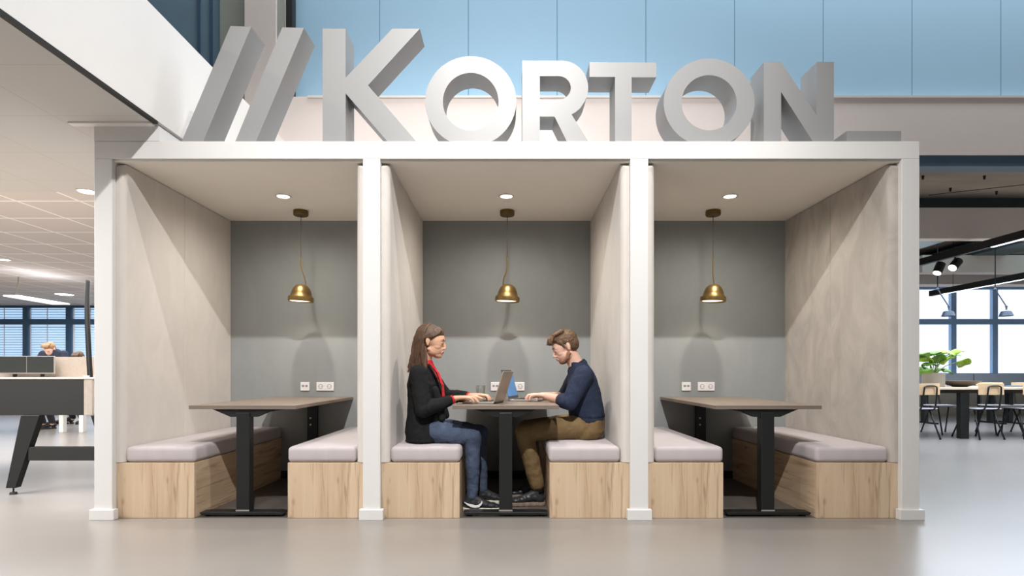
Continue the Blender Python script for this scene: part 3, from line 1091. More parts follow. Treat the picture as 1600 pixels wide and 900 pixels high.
# ---- woman, faces +x ----
wy = 4.15
wm = thing('person', 'person with long brown hair in a black blazer, typing, seated', 'person', (-0.55, wy, 0))
Hw = Matrix.Translation((-0.570, wy - 0.01, 1.208)) @ Matrix.Rotation(R(-6), 4, 'Z') @ Matrix.Rotation(R(9), 4, 'Y') @ Matrix.Scale(1.02, 4)
b = MB()
head_shape(b, Hw)
b.chain([(-0.600, wy, 1.165, 0.048), (-0.625, wy, 1.06, 0.046), (-0.635, wy, 1.0, 0.06)])
b.loft([(-0.62, wy, 0.50, 0.10, 0.15), (-0.63, wy, 0.60, 0.11, 0.15), (-0.63, wy, 0.72, 0.085, 0.12), (-0.625, wy, 0.86, 0.09, 0.13), (-0.635, wy, 0.96, 0.075, 0.145), (-0.64, wy, 1.02, 0.05, 0.09)])
SN, EN, WN = (-0.645, wy - 0.155, 0.975), (-0.605, 3.945, 0.725), (-0.395, 4.045, 0.797)
SF, EF, WF = (-0.625, wy + 0.155, 0.975), (-0.500, 4.40, 0.800), (-0.300, 4.285, 0.805)
for S, E, W in ((SN, EN, WN), (SF, EF, WF)):
    b.chain([(*S, 0.045), (*E, 0.036), (*W, 0.022)])
hand(b, WN, (1, 0.10, -0.02), (0, 1, 0), 0.75)
hand(b, WF, (1, -0.12, -0.02), (0, -1, 0), 1.25)
LHn, LKn, LAn = (-0.63, wy - 0.085, 0.575), (-0.262, 4.02, 0.525), (-0.272, 4.025, 0.10)
LHf, LKf, LAf = (-0.63, wy + 0.085, 0.575), (-0.222, 4.25, 0.53), (-0.215, 4.26, 0.10)
for Hh, K, A in ((LHn, LKn, LAn), (LHf, LKf, LAf)):
    b.chain([(*Hh, 0.07), (*K, 0.048), (*A, 0.03)])
    b.cap((A[0], A[1], 0.07), (A[0] + 0.12, A[1], 0.045), 0.026, 0.018)
body_w = b.build('body', M['skin_w'], wm, remesh=0.003, relax=3)
head_parts(Hw, wm, M['hair_w'], M['skin_w'])
# jeans
j = MB()
j.loft([(-0.625, wy, 0.488, 0.10, 0.165), (-0.63, wy, 0.54, 0.125, 0.185), (-0.63, wy, 0.62, 0.12, 0.17), (-0.63, wy, 0.68, 0.10, 0.145)])
for Hh, K, A in ((LHn, LKn, LAn), (LHf, LKf, LAf)):
    mid = tuple((p + q) / 2 for p, q in zip(Hh, K))
    j.chain([(*Hh, 0.088), (mid[0], mid[1], mid[2] + 0.002, 0.076), (*K, 0.060)], 24)
    kx, ky, kz = K
    j.chain([(kx, ky, kz, 0.060), (kx - 0.004, ky, kz - 0.10, 0.054), (kx - 0.004, ky, kz - 0.20, 0.052), (A[0] + 0.006, A[1], 0.20, 0.042), (A[0] + 0.004, A[1], 0.115, 0.040)], 24)
j.build('jeans', M['jeans'], wm, remesh=0.005, relax=5, disp=0.012, dscale=0.05)
# blazer
k = MB()
k.loft([(-0.625, wy, 0.492, 0.135, 0.205), (-0.630, wy, 0.56, 0.135, 0.205), (-0.635, wy, 0.68, 0.118, 0.175), (-0.625, wy, 0.80, 0.120, 0.170), (-0.630, wy, 0.90, 0.118, 0.178), (-0.640, wy, 0.965, 0.095, 0.180), (-0.645, wy, 1.010, 0.072, 0.135), (-0.650, wy, 1.045, 0.055, 0.078)])
for S, E, W in ((SN, EN, WN), (SF, EF, WF)):
    S, E, W = Vector(S), Vector(E), Vector(W)
    m1 = S.lerp(E, 0.5)
    cuff = E.lerp(W, 0.80)
    k.chain([(*S, 0.066), (*m1, 0.060), (*E, 0.056), (*E.lerp(W, 0.4), 0.050), (*cuff, 0.040)], 24)
kb = k.build('blazer', M['jacket'], wm, remesh=0.005, relax=6, disp=0.014, dscale=0.07)
# hanging front flap of the blazer over the lap
for sy in (-0.115, 0.115):
    MB().chain([(-0.535, wy + sy, 0.86, 0.030), (-0.505, wy + sy, 0.74, 0.028), (-0.482, wy + sy * 1.1, 0.66, 0.026)], 16).build('blazer_front', M['jacket'], wm, remesh=0.005, relax=6)
# lapels
lp = MB()
for s in (-1, 1):
    pts = [(-0.600, wy + s * 0.062, 1.045), (-0.560, wy + s * 0.085, 1.00), (-0.525, wy + s * 0.100, 0.94), (-0.498, wy + s * 0.070, 0.84), (-0.500, wy + s * 0.045, 0.80), (-0.500, wy + s * 0.045, 0.88), (-0.535, wy + s * 0.045, 0.98), (-0.585, wy + s * 0.045, 1.04)]
    lp.prism(pts, (0.008, 0, 0.004))
lp.build('lapel', M['jacket'], wm, bevel=0.002)
# red top
rt = MB()
rt.loft([(-0.600, wy, 0.70, 0.112, 0.085), (-0.596, wy, 0.82, 0.118, 0.085), (-0.598, wy, 0.90, 0.112, 0.085), (-0.610, wy, 0.98, 0.092, 0.075), (-0.620, wy, 1.045, 0.060, 0.060), (-0.624, wy, 1.075, 0.053, 0.053)])
rt.build('red_top', M['red'], wm, remesh=0.004, relax=4, disp=0.006, dscale=0.03)
cf = MB()
for E, W in ((EN, WN), (EF, WF)):
    E, W = Vector(E), Vector(W)
    cf.cyl(E.lerp(W, 0.76), E.lerp(W, 0.96), 0.036, 0.031, 20)
cf.build('red_cuffs', M['red'], wm, remesh=0.004, relax=2)
# shoes
up, P, s = shoe(wm, (-0.333, 4.025, 0), (-0.075, 4.03, 0), 'trainer', M['shoe_black'], M['sole_white'])
# white curved tick on the outer side of the near trainer
sw = [(0.10, 0.080), (0.13, 0.062), (0.20, 0.048), (0.28, 0.046), (0.40, 0.052), (0.52, 0.062), (0.585, 0.070), (0.50, 0.050), (0.40, 0.036), (0.29, 0.030), (0.18, 0.034), (0.115, 0.050), (0.085, 0.066)]
sm = MB()
sm.prism([tuple(P(0.62 - f, z + 0.004, -0.0465)) for f, z in sw], (0, 0.014, 0))
sm.build('tick_logo', M['logo_white'], up)
shoe(wm, (-0.275, 4.26, 0), (-0.015, 4.27, 0), 'trainer', M['shoe_black'], M['sole_white'])
# hair
hr = MB()
hr.ball((-0.024, 0, 0.040), (0.096, 0.080, 0.084), seg=36)
hr.ball((0.008, 0, 0.062), (0.070, 0.068, 0.056), seg=28)
rnd = random.Random(3)
for side in (-1, 1):
    for i in range(26):
        az = R(104 + 76 * i / 25.0)
        a = []
        n = 5
        for q in range(n + 1):
            el = R(80 - 80 * q / n)
            x = -0.022 + 0.096 * math.cos(el) * math.cos(az)
            y = side * 0.082 * math.cos(el) * math.sin(az)
            z = 0.038 + 0.088 * math.sin(el)
            a.append((x, y, z, 0.010))
        x, y = a[-1][0], a[-1][1]
        ln = 0.225 + rnd.uniform(-0.02, 0.03)
        ph = rnd.uniform(0, 6.28)
        fwd = 0.125 * max(0.0, 1 - i / 20.0)
        for q in range(1, 9):
            t = q / 8
            a.append((x + fwd * t ** 1.3 * 0.6 - 0.012 * t + 0.007 * math.sin(ph + 7 * t), y * (1 - 0.08 * t) + side * 0.012 * t + 0.006 * math.cos(ph + 6 * t), 0.038 - ln * t - 0.02 * t, 0.0115 - 0.004 * t))
        hr.chain(a, 10)
# swept front locks from parting to behind the ear
for side in (-1, 1):
    for i in range(9):
        f = i / 8
        hr.chain([(0.044 - 0.03 * f, side * 0.004, 0.108 + 0.006 * f, 0.006), (0.060 - 0.03 * f, side * 0.030, 0.090 + 0.012 * f, 0.0065), (0.050 - 0.03 * f, side * 0.057, 0.060 + 0.022 * f, 0.007), (0.018 - 0.02 * f, side * 0.072, 0.036 + 0.020 * f, 0.008), (-0.040 - 0.01 * f, side * 0.078, 0.016 + 0.012 * f, 0.009)], 10)
place(hr, Hw).build('long_hair', M['hair_w'], wm, remesh=0.0035, relax=2)

# ---- man, faces -x ----
my = 4.36
mm = thing('person', 'person with short brown hair in a navy jumper and khaki trousers, seated', 'person', (0.55, my, 0))
Hm = Matrix.Translation((0.420, my - 0.02, 1.180)) @ Matrix.Rotation(PI - R(-4), 4, 'Z') @ Matrix.Rotation(R(25), 4, 'Y') @ Matrix.Scale(1.03, 4)
b = MB()
head_shape(b, Hm, True)
b.chain([(0.452, my, 1.150, 0.056), (0.495, my, 1.065, 0.058), (0.530, my, 1.00, 0.07)])
b.loft([(0.58, my, 0.50, 0.11, 0.16), (0.59, my, 0.60, 0.12, 0.155), (0.585, my, 0.72, 0.10, 0.14), (0.56, my, 0.86, 0.10, 0.15), (0.545, my, 0.96, 0.08, 0.165), (0.53, my, 1.02, 0.055, 0.10)])
SN, EN, WN = (0.540, my - 0.185, 0.965), (0.432, 4.13, 0.768), (0.272, 4.37, 0.803)
SF, EF, WF = (0.540, my + 0.185, 0.965), (0.450, 4.70, 0.775), (0.350, 4.60, 0.803)
for S, E, W in ((SN, EN, WN), (SF, EF, WF)):
    S, E, W = Vector(S), Vector(E), Vector(W)
    b.chain([(*S, 0.052), (*E, 0.042), (*E.lerp(W, 0.35), 0.041), (*E.lerp(W, 0.7), 0.033), (*W, 0.026)], 20)
hand(b, WN, (-1, 0.16, -0.02), (0, 1, 0), 1.2)
hand(b, WF, (-1, -0.10, -0.02), (0, -1, 0), 1.35)
MHn, MKn, MAn = (0.58, my - 0.09, 0.58), (0.102, 4.20, 0.545), (0.215, 4.20, 0.10)
MHf, MKf, MAf = (0.58, my + 0.09, 0.58), (0.120, 4.47, 0.545), (0.205, 4.47, 0.10)
for Hh, K, A in ((MHn, MKn, MAn), (MHf, MKf, MAf)):
    b.chain([(*Hh, 0.08), (*K, 0.052), (*A, 0.034)])
    b.cap((A[0], A[1], 0.07), (A[0] - 0.12, A[1], 0.045), 0.028, 0.02)
b.build('body', M['skin_m'], mm, remesh=0.003, relax=3)
head_parts(Hm, mm, M['hair_m'], M['skin_m'])
# trousers
j = MB()
j.loft([(0.575, my, 0.488, 0.11, 0.175), (0.59, my, 0.54, 0.135, 0.195), (0.595, my, 0.63, 0.128, 0.18), (0.595, my, 0.70, 0.11, 0.155)])
for Hh, K, A in ((MHn, MKn, MAn), (MHf, MKf, MAf)):
    j.chain([(*Hh, 0.096), ((Hh[0] + K[0]) / 2, (Hh[1] + K[1]) / 2, 0.560, 0.084), (*K, 0.066)], 24)
    A2 = Vector(K).lerp(Vector(A), 0.86)
    j.chain([(*K, 0.066), (*Vector(K).lerp(A2, 0.5), 0.064), (*A2, 0.056)], 24)
j.build('trousers', M['khaki'], mm, remesh=0.005, relax=5, disp=0.014, dscale=0.06)
# jumper
k = MB()
k.loft([(0.590, my, 0.615, 0.118, 0.172), (0.590, my, 0.66, 0.135, 0.190), (0.575, my, 0.76, 0.135, 0.185), (0.560, my, 0.86, 0.128, 0.190), (0.555, my, 0.94, 0.108, 0.200), (0.548, my, 1.000, 0.085, 0.165), (0.530, my, 1.045, 0.068, 0.100), (0.515, my, 1.062, 0.060, 0.072)])
for S, E, W in ((SN, EN, WN), (SF, EF, WF)):
    S, E, W = Vector(S), Vector(E), Vector(W)
    k.chain([(*S, 0.076), (*S.lerp(E, 0.5), 0.068), (*E, 0.062), (*E.lerp(W, 0.22), 0.055)], 24)
for i in range(20):
    a0 = 2 * PI * i / 20
    v = Matrix.Translation((0.516, my, 1.030)) @ Matrix.Rotation(R(-30), 4, 'Y') @ Vector((0.064 * math.cos(a0), 0.068 * math.sin(a0), 0))
    k.cap(v, v + Vector((0.012, 0, -0.05)), 0.020, 0.028)
k.build('jumper', M['navy'], mm, remesh=0.005, relax=6, disp=0.012, dscale=0.06)
cl = MB()
cm = Matrix.Translation((0.512, my, 1.050)) @ Matrix.Rotation(R(-30), 4, 'Y')
tor = MB()
for i in range(24):
    a0, a1 = 2 * PI * i / 24, 2 * PI * (i + 1) / 24
    tor.cap((0.066 * math.cos(a0), 0.068 * math.sin(a0), 0), (0.066 * math.cos(a1), 0.068 * math.sin(a1), 0), 0.009, 0.009, 8)
place(tor, cm).build('collar', M['navy_dark'], mm, remesh=0.004, relax=1)
cl.loft([(0.590, my, 0.600, 0.128, 0.182), (0.590, my, 0.645, 0.134, 0.188)]).build('waist_rib', M['navy_dark'], mm, bevel=0.006, smooth=True)
for E, W in ((EN, WN), (EF, WF)):
    E, W = Vector(E), Vector(W)
    MB().cyl(E.lerp(W, 0.20), E.lerp(W, 0.36), 0.058, 0.052, 24).build('sleeve_cuff', M['navy_dark'], mm, bevel=0.008, smooth=True)
for A in (MAn, MAf):
    K = Vector((A[0] - 0.02, A[1], 0.20))
    MB().chain([(A[0], A[1], 0.09, 0.038), (*K, 0.038)]).build('sock', M['sock'], mm, smooth=True)
shoe(mm, (0.262, 4.20, 0), (-0.02, 4.19, 0), 'shoe', M['shoe_grey'], M['sole_tan'])
shoe(mm, (0.258, 4.47, 0), (-0.03, 4.47, 0), 'shoe', M['shoe_grey'], M['sole_tan'])
# short hair with a swept-up fringe
hr = MB()
hr.ball((-0.020, 0, 0.046), (0.096, 0.081, 0.080), seg=36)
hr.ball((-0.052, 0, 0.010), (0.060, 0.070, 0.070), seg=30)
hr.ball((0.030, 0, 0.082), (0.066, 0.060, 0.040), seg=28)
hr.ball((0.062, 0, 0.092), (0.040, 0.054, 0.026), seg=28)
for i in range(11):
    yy = (i - 5) * 0.0115
    hr.chain([(-0.02, yy * 1.1, 0.116, 0.016), (0.05, yy, 0.112, 0.014), (0.092, yy * 0.95, 0.090 - abs(yy) * 0.3, 0.011), (0.116 - abs(yy) * 0.6, yy * 0.9, 0.072 - abs(yy) * 0.3, 0.006)], 10)
for s in (-1, 1):
    hr.chain([(0.030, s * 0.064, 0.050, 0.012), (0.020, s * 0.068, 0.025, 0.009), (0.014, s * 0.069, -0.002, 0.006)], 10)
place(hr, Hm).build('short_hair', M['hair_m'], mm, remesh=0.0035, relax=2, disp=0.010, dscale=0.014)
bd = MB()
bd.ball((0.052, 0, -0.087), (0.0375, 0.0405, 0.0275), seg=24)
for s in (-1, 1):
    bd.chain([(0.004, s * 0.0555, -0.052, 0.0165), (0.026, s * 0.046, -0.078, 0.0175), (0.055, s * 0.028, -0.093, 0.0155)], 14)
place(bd, Hm).build('beard', M['beard'], mm, remesh=0.003, relax=4)

# ================================================================== LEFT: HIGH TABLE
t = thing('high_table', 'black high table with slanted legs cut by the left edge of the photo', 'table', (-4.0, 4.6, 0))
MB().box(-5.6, -3.445, 4.58, 5.95, 0.64, 0.925).build('apron', M['black_matt'], t, bevel=0.003)
MB().box(-3.444, -3.375, 4.58, 5.95, 0.64, 0.93).build('end_panel', M['beige_felt'], t, bevel=0.003)
MB().box(-5.6, -3.36, 4.575, 5.955, 0.931, 0.938).build('top_edge', M['desk_top'], t)
for (y0, y1) in ((4.56, 4.62), (5.88, 5.94)):
    for (xa, xb, wa, wb) in ((-3.86, -4.02, 0.15, 0.075), (-3.30, -3.15, 0.15, 0.075)):
        leg = MB().prism([(xa - wa / 2, y0, 0.64), (xa + wa / 2, y0, 0.64), (xb + wb / 2, y0, 0.055), (xb - wb / 2, y0, 0.055)], (0, y1 - y0, 0))
        lg = leg.build('leg', M['black'], t, bevel=0.003)
        MB().cyl((xb, (y0 + y1) / 2, 0.055), (xb, (y0 + y1) / 2, 0.018), 0.006).cyl((xb, (y0 + y1) / 2, 0.0), (xb, (y0 + y1) / 2, 0.018), 0.028, 0.022).build('levelling_foot', M['black'], lg)
    MB().box(-3.88, -3.2, y0 + 0.005, y1 - 0.005, 0.275, 0.385).build('stretcher', M['black_matt'], t, bevel=0.002)

# raised desk far behind with monitors, screens and people
DY = 9.3
t = thing('raised_desk', 'pale raised office desk with white legs behind the black high table', 'desk', (-8.0, DY, 0))
MB().box(-10.2, -6.9, 9.0, 9.75, 0.86, 0.89).build('desktop', M['desk_top'], t, bevel=0.003)
for x in (-9.9, -7.43, -7.10):
    MB().box(x - 0.035, x + 0.035, 9.38, 9.46, 0, 0.86).build('leg', M['white_metal'], t, bevel=0.003)
def fscreen(x0, x1, y, label):
    o = MB().box(x0, x1, y - 0.02, y + 0.02, 0.892, 1.255)
    bm = o.bm
    ed = [e for e in bm.edges if all(v.co.z > 1.2 and abs(v.co.x - e.verts[0].co.x) < 1e-5 for v in e.verts)]
    bmesh.ops.bevel(bm, geom=ed, offset=0.06, segments=5, affect='EDGES', profile=0.5)
    tag(o.build('desk_screen', M['beige_felt'], bevel=0.004), label, 'screen', 'felt desk screens')
fscreen(-10.1, -6.98, 9.70, 'wide beige felt screen on the raised desk behind the monitors')
t2 = thing('side_desk', 'strip of a second desk behind the booth post', 'desk', (-6.3, 9.9, 0))
MB().box(-6.85, -5.6, 9.5, 10.2, 0.86, 0.89).build('desktop', M['desk_top'], t2)
for x in (-6.72, -5.75):
    MB().box(x - 0.035, x + 0.035, 9.8, 9.88, 0, 0.86).build('leg', M['white_metal'], t2)
fscreen(-6.82, -5.7, 9.70, 'narrow beige felt screen just left of the booth post')
for i, (x0, x1) in enumerate(((-9.03, -8.10), (-8.095, -7.64))):
    if i == 0:
        x0 = -8.56
    cx = (x0 + x1) / 2
    t = thing('monitor', ['black monitor at the left edge of the raised desk', 'black monitor beside the beige felt screen on the raised desk'][i], 'monitor', (cx, 9.5, 0.89), 'pair of dark monitors')
    MB().box(x0, x1, 9.5, 9.53, 0.965, 1.265).build('housing', M['alu'], t, bevel=0.004)
    MB().box(x0 + 0.006, x1 - 0.006, 9.494, 9.4995, 0.99, 1.258).build('screen', M['screen_off'], t)
    MB().box(cx - 0.03, cx + 0.03, 9.532, 9.55, 0.90, 1.1).build('stand', M['black'], t)
    MB().box(cx - 0.11, cx + 0.11, 9.44, 9.60, 0.8905, 0.90).build('stand_base', M['black'], t, bevel=0.002)
kt = thing('keyboard', 'black keyboard lying on the raised desk before the monitors', 'keyboard', (-7.62, 9.15, 0.89))
MB().box(-7.87, -7.36, 9.06, 9.2, 0.8905, 0.915).build('case', M['black'], kt, bevel=0.003)
kk = MB()
for r in range(5):
    for c in range(18):
        kk.box(-7.86 + c * 0.0275, -7.838 + c * 0.0275, 9.07 + r * 0.025, 9.09 + r * 0.025, 0.915, 0.922)
kk.build('keys', M['key'], kt)
mt = tag(MB().ball((-7.98, 9.13, 0.904), (0.06, 0.035, 0.0125)).build('computer_mouse', M['black'], smooth=True), 'small black mouse left of the keyboard', 'mouse')
tag(MB().tube([(-8.45, 9.47, 0.905), (-8.38, 9.3, 0.898), (-8.25, 9.18, 0.896), (-8.06, 9.13, 0.9)], 0.006).build('mouse_cable', M['black'], smooth=True), 'thin black cable curling on the raised desk', 'cable')
# curved pole
t = thing('curved_pole', 'tall dark curved pole rising beside the white booth post', 'pole', (-6.95, 9.35, 0.89))
MB().tube([at(141, 591, 9.35), at(138.5, 545, 9.35), at(136.5, 500, 9.35), at(136.2, 465, 9.35), at(137.5, 438, 9.35)], (0.040, 0.034), 12, 8).build('pole', M['black'], t, smooth=True)
MB().box(-6.99, -6.905, 9.28, 9.42, 0.889, 0.94).build('clamp', M['plastic'], t, bevel=0.004)
# linear pendant
t = thing('linear_pendant', 'slim white glowing linear pendant hung from the office ceiling', 'lamp', (-7.95, 9.6, 2.2))
a, b2 = at(5, 463, 9.0), at(109, 476, 10.0)
MB().prism([(a.x, a.y, a.z), (a.x + 0.25, a.y, a.z - 0.0), (b2.x, b2.y, b2.z), (b2.x - 0.30, b2.y, b2.z)], (0, 0, 0.02)).build('diffuser', emis('linear_glow', (248, 250, 255), 1.3), t)
MB().tube([at(29, 432, 9.3), at(28.5, 440, 9.3), at(26, 452, 9.3), at(22, 461, 9.3)], 0.012, 8).build('cable', M['cable'], t, smooth=True)


def simple_person(x, y, z_head, label, hairmat, ang, visible_feet, yaw=0):
    t = thing('person', label, 'person', (x, y, 0))
    zs = z_head - 0.12
    H = Matrix.Translation((x, y, z_head)) @ Matrix.Rotation(-PI / 2 + yaw, 4, 'Z') @ Matrix.Rotation(R(ang), 4, 'Y') @ Matrix.Scale(0.98, 4)
    b = MB()
    head_shape(b, H, True)
    b.chain([(x, y + 0.02, z_head - 0.06, 0.052), (x, y + 0.07, z_head - 0.18, 0.06)])
    b.loft([(x, y + 0.14, zs - 0.54, 0.16, 0.12), (x, y + 0.12, zs - 0.2, 0.14, 0.1), (x, y + 0.08, zs, 0.18, 0.09), (x, y + 0.07, zs + 0.10, 0.12, 0.06)])
    for s in (-1, 1):
        b.chain([(x + s * 0.18, y + 0.08, zs + 0.04, 0.05), (x + s * 0.24, y - 0.02, zs - 0.22, 0.042), (x + s * 0.10, y - 0.06, 0.925, 0.028)])
        hand(b, (x + s * 0.10, y - 0.04, 0.925), (0, -1, 0), (-s, 0, 0))
        b.chain([(x + s * 0.09, y + 0.1, zs - 0.54, 0.08), (x + s * 0.10, y - 0.28, zs - 0.58, 0.06), (x + s * 0.08 + 0.0, y - 0.05, 0.10, 0.035)])
    b.build('body', M['skin_m'], t, remesh=0.006, relax=2)
    hr = MB()
    hr.ball((-0.020, 0, 0.046), (0.096, 0.081, 0.080), seg=30)
    hr.ball((-0.052, 0, 0.010), (0.060, 0.070, 0.070), seg=30)
    hr.ball((0.030, 0, 0.088), (0.066, 0.066, 0.034), seg=24)
    for i in range(9):
        yy = (i - 4) * 0.014
        hr.chain([(0.0, yy, 0.115, 0.014), (0.07, yy, 0.108, 0.012), (0.090, yy, 0.080, 0.008)], 8)
    place(hr, H).build('hair', hairmat, t, remesh=0.005, relax=1)
    sh = MB()
    sh.loft([(x, y + 0.14, zs - 0.56, 0.18, 0.14), (x, y + 0.12, zs - 0.2, 0.16, 0.12), (x, y + 0.08, zs, 0.20, 0.11), (x, y + 0.075, zs + 0.08, 0.16, 0.09), (x, y + 0.07, zs + 0.13, 0.08, 0.065)])
    for s in (-1, 1):
        sh.chain([(x + s * 0.18, y + 0.08, zs + 0.035, 0.07), (x + s * 0.24, y - 0.02, zs - 0.22, 0.056), (x + s * 0.13, y - 0.03, 0.94, 0.045)])
    sh.build('dark_top', M['navy_dark'], t, remesh=0.008, relax=3)
    tr = MB()
    for s in (-1, 1):
        tr.chain([(x + s * 0.09, y + 0.12, zs - 0.54, 0.10), (x + s * 0.10, y - 0.28, zs - 0.58, 0.075), (x + s * 0.08, y - 0.05, 0.13, 0.05)])
    tr.build('trousers', M['denim_dark'], t, remesh=0.01, relax=3)
    for s in (-1, 1):
        shoe(t, (x + s * 0.09, y + 0.03, 0), (x + s * 0.30 - 0.2, y - 0.20, 0) if not visible_feet else (x + s * 0.08 - 0.22, y - 0.05, 0), 'shoe', M['shoe_black'], M['shoe_black'])
    return t


simple_person(-8.10, 9.98, 1.40, 'person with blond hair in dark clothes looking down behind the beige screen', M['hair_blond'], 32, True)
simple_person(-8.36, 11.0, 1.28, 'person of whom only a brown crown of hair shows above the beige screen', M['hair_w'], 40, False)
# office chair under the desk
t = thing('office_chair', 'office swivel chair with star base under the raised desk', 'chair', (-7.0, 11.6, 0))
for i in range(5):
    a = 2 * PI * i / 5 + 0.3
    l = MB().tube([(-7.0, 11.6, 0.12), (-7.0 + 0.3 * math.cos(a), 11.6 + 0.3 * math.sin(a), 0.07)], (0.025, 0.018), 8, 1).build('base_arm', M['alu'], t)
    MB().cyl((-7.0 + 0.3 * math.cos(a) - 0.012, 11.6 + 0.3 * math.sin(a), 0.03), (-7.0 + 0.3 * math.cos(a) + 0.03, 11.6 + 0.3 * math.sin(a), 0.03), 0.03).build('castor', M['black'], l)
MB().cyl((-7.0, 11.6, 0.1), (-7.0, 11.6, 0.5), 0.025).build('gas_post', M['black'], t)
MB().box(-7.24, -6.76, 11.36, 11.84, 0.5, 0.57).build('seat', M['black'], t, bevel=0.03, bseg=4)
MB().box(-7.22, -6.78, 11.84, 11.88, 0.62, 1.0).build('backrest', M['black'], t, bevel=0.015)
MB().box(-7.03, -6.97, 11.82, 11.86, 0.52, 0.64).build('back_support', M['black'], t)

# ================================================================== RIGHT: CANTEEN
t = thing('long_table', 'long pale table with thick black legs at the right edge', 'table', (7.5, 8.9, 0))
MB().box(5.3, 11.0, 8.42, 9.25, 0.735, 0.765).build('tabletop', M['plywood_edge'], t, bevel=0.003)
MB().box(5.4, 10.9, 8.50, 9.17, 0.68, 0.734).build('frame', M['black'], t)
for (x, y) in ((6.785, 8.50), (6.08, 8.86), (9.3, 8.50), (9.3, 9.1)):
    MB().box(x - 0.065, x + 0.065, y - 0.04, y + 0.04, 0, 0.68).build('leg', M['black'], t, bevel=0.003)


def dining_chair():
    """built about its own origin, facing +y, seat back edge at y=0"""
    t = thing('dining_chair', 'x', 'chair', (0, 0, 0), 'plywood chairs at the long table')
    s = MB().box(-0.20, 0.20, 0.0, 0.40, 0.445, 0.46)
    s.build('seat', M['seat_grey'], t, bevel=0.006)
    bk = MB()
    n = 14
    outer, inner = [], []
    for i in range(n + 1):
        u = -1 + 2 * i / n
        outer.append((u * 0.205, -0.065 + 0.035 * u * u))
        inner.append((u * 0.205, -0.053 + 0.035 * u * u))
    for (a, b3) in zip(range(n), range(1, n + 1)):
        q = [outer[a], outer[b3], inner[b3], inner[a]]
        bk.prism([(p[0], p[1], 0.66) for p in q], (0, 0, 0.165))
    bmesh.ops.remove_doubles(bk.bm, verts=bk.bm.verts, dist=1e-5)
    bk.build('backrest', M['plywood'], t, bevel=0.002)
    MB().tube([(-0.12, 0.10, 0.44), (-0.115, -0.02, 0.445), (-0.11, -0.06, 0.56), (-0.105, -0.080, 0.74), (-0.085, -0.080, 0.785), (0, -0.082, 0.795), (0.085, -0.080, 0.785), (0.105, -0.080, 0.74), (0.11, -0.06, 0.56), (0.115, -0.02, 0.445), (0.12, 0.10, 0.44)], 0.011, 8, 5).build('back_hoop', M['black'], t, smooth=True)
    for sx in (-1, 1):
        for (y0, y1) in ((0.10, -0.04), (0.26, 0.42)):
            l = MB().tube([(sx * 0.15, y0, 0.445), (sx * 0.20, y1, 0.012)], 0.011, 8, 1).build('leg', M['black'], t, smooth=True)
            MB().cyl((sx * 0.20, y1, 0.0), (sx * 0.20, y1, 0.02), 0.014).build('glide', M['black'], l)
    MB().box(-0.16, 0.16, 0.08, 0.28, 0.436, 0.444).build('seat_plate', M['black'], t)
    return t


spots = [(6.13, 8.36, 8, 'plywood dining chair nearest the white booth post, back towards us'),
         (7.07, 8.36, 6, 'plywood dining chair in front of the long table, whole in view'),
         (7.80, 8.42, 0, 'plywood dining chair cut off by the right edge, back towards us'),
         (7.06, 9.42, 180, 'plywood chair on the far side of the long table, behind the bowl'),
         (7.98, 9.42, 174, 'plywood chair on the far side of the table, behind the whole near chair'),
         (8.55, 9.42, 182, 'plywood chair on the far side of the table at the right edge')]
proto = dining_chair()
for i, (x, y, a, lab) in enumerate(spots):
    o = proto if i == 0 else copy_tree(proto)
    o.location = (x, y, 0)
    o.rotation_euler = (0, 0, R(a))
    o['label'] = lab

# plant
t = thing('potted_plant', 'leafy green plant in a grey pot on the long table', 'plant', (6.57, 8.8, 0.765))
px_, py_ = 6.57, 8.80
pot = MB().lathe([(0.001, 0.766), (0.135, 0.766), (0.145, 0.772), (0.150, 0.985), (0.138, 0.985), (0.134, 0.95), (0.001, 0.95)], (px_, py_, 0)).build('pot', M['pot'], t, smooth=False)
MB().lathe([(0.001, 0.962), (0.134, 0.960)], (px_, py_, 0)).build('soil', M['soil'], t)
rnd = random.Random(11)
leaves = [(1446, 557, 20, 12), (1459, 549, 17, 9), (1478, 547, 20, 9), (1487, 553, 15, 8), (1475, 560, 17, 10), (1450, 566, 16, 9), (1479, 576, 16, 10), (1504, 563, 14, 7), (1438, 573, 12, 7), (1462, 576, 12, 7), (1446, 577, 10, 7), (1466, 556, 16, 10), (1492, 546, 13, 6), (1440, 552, 13, 7)]
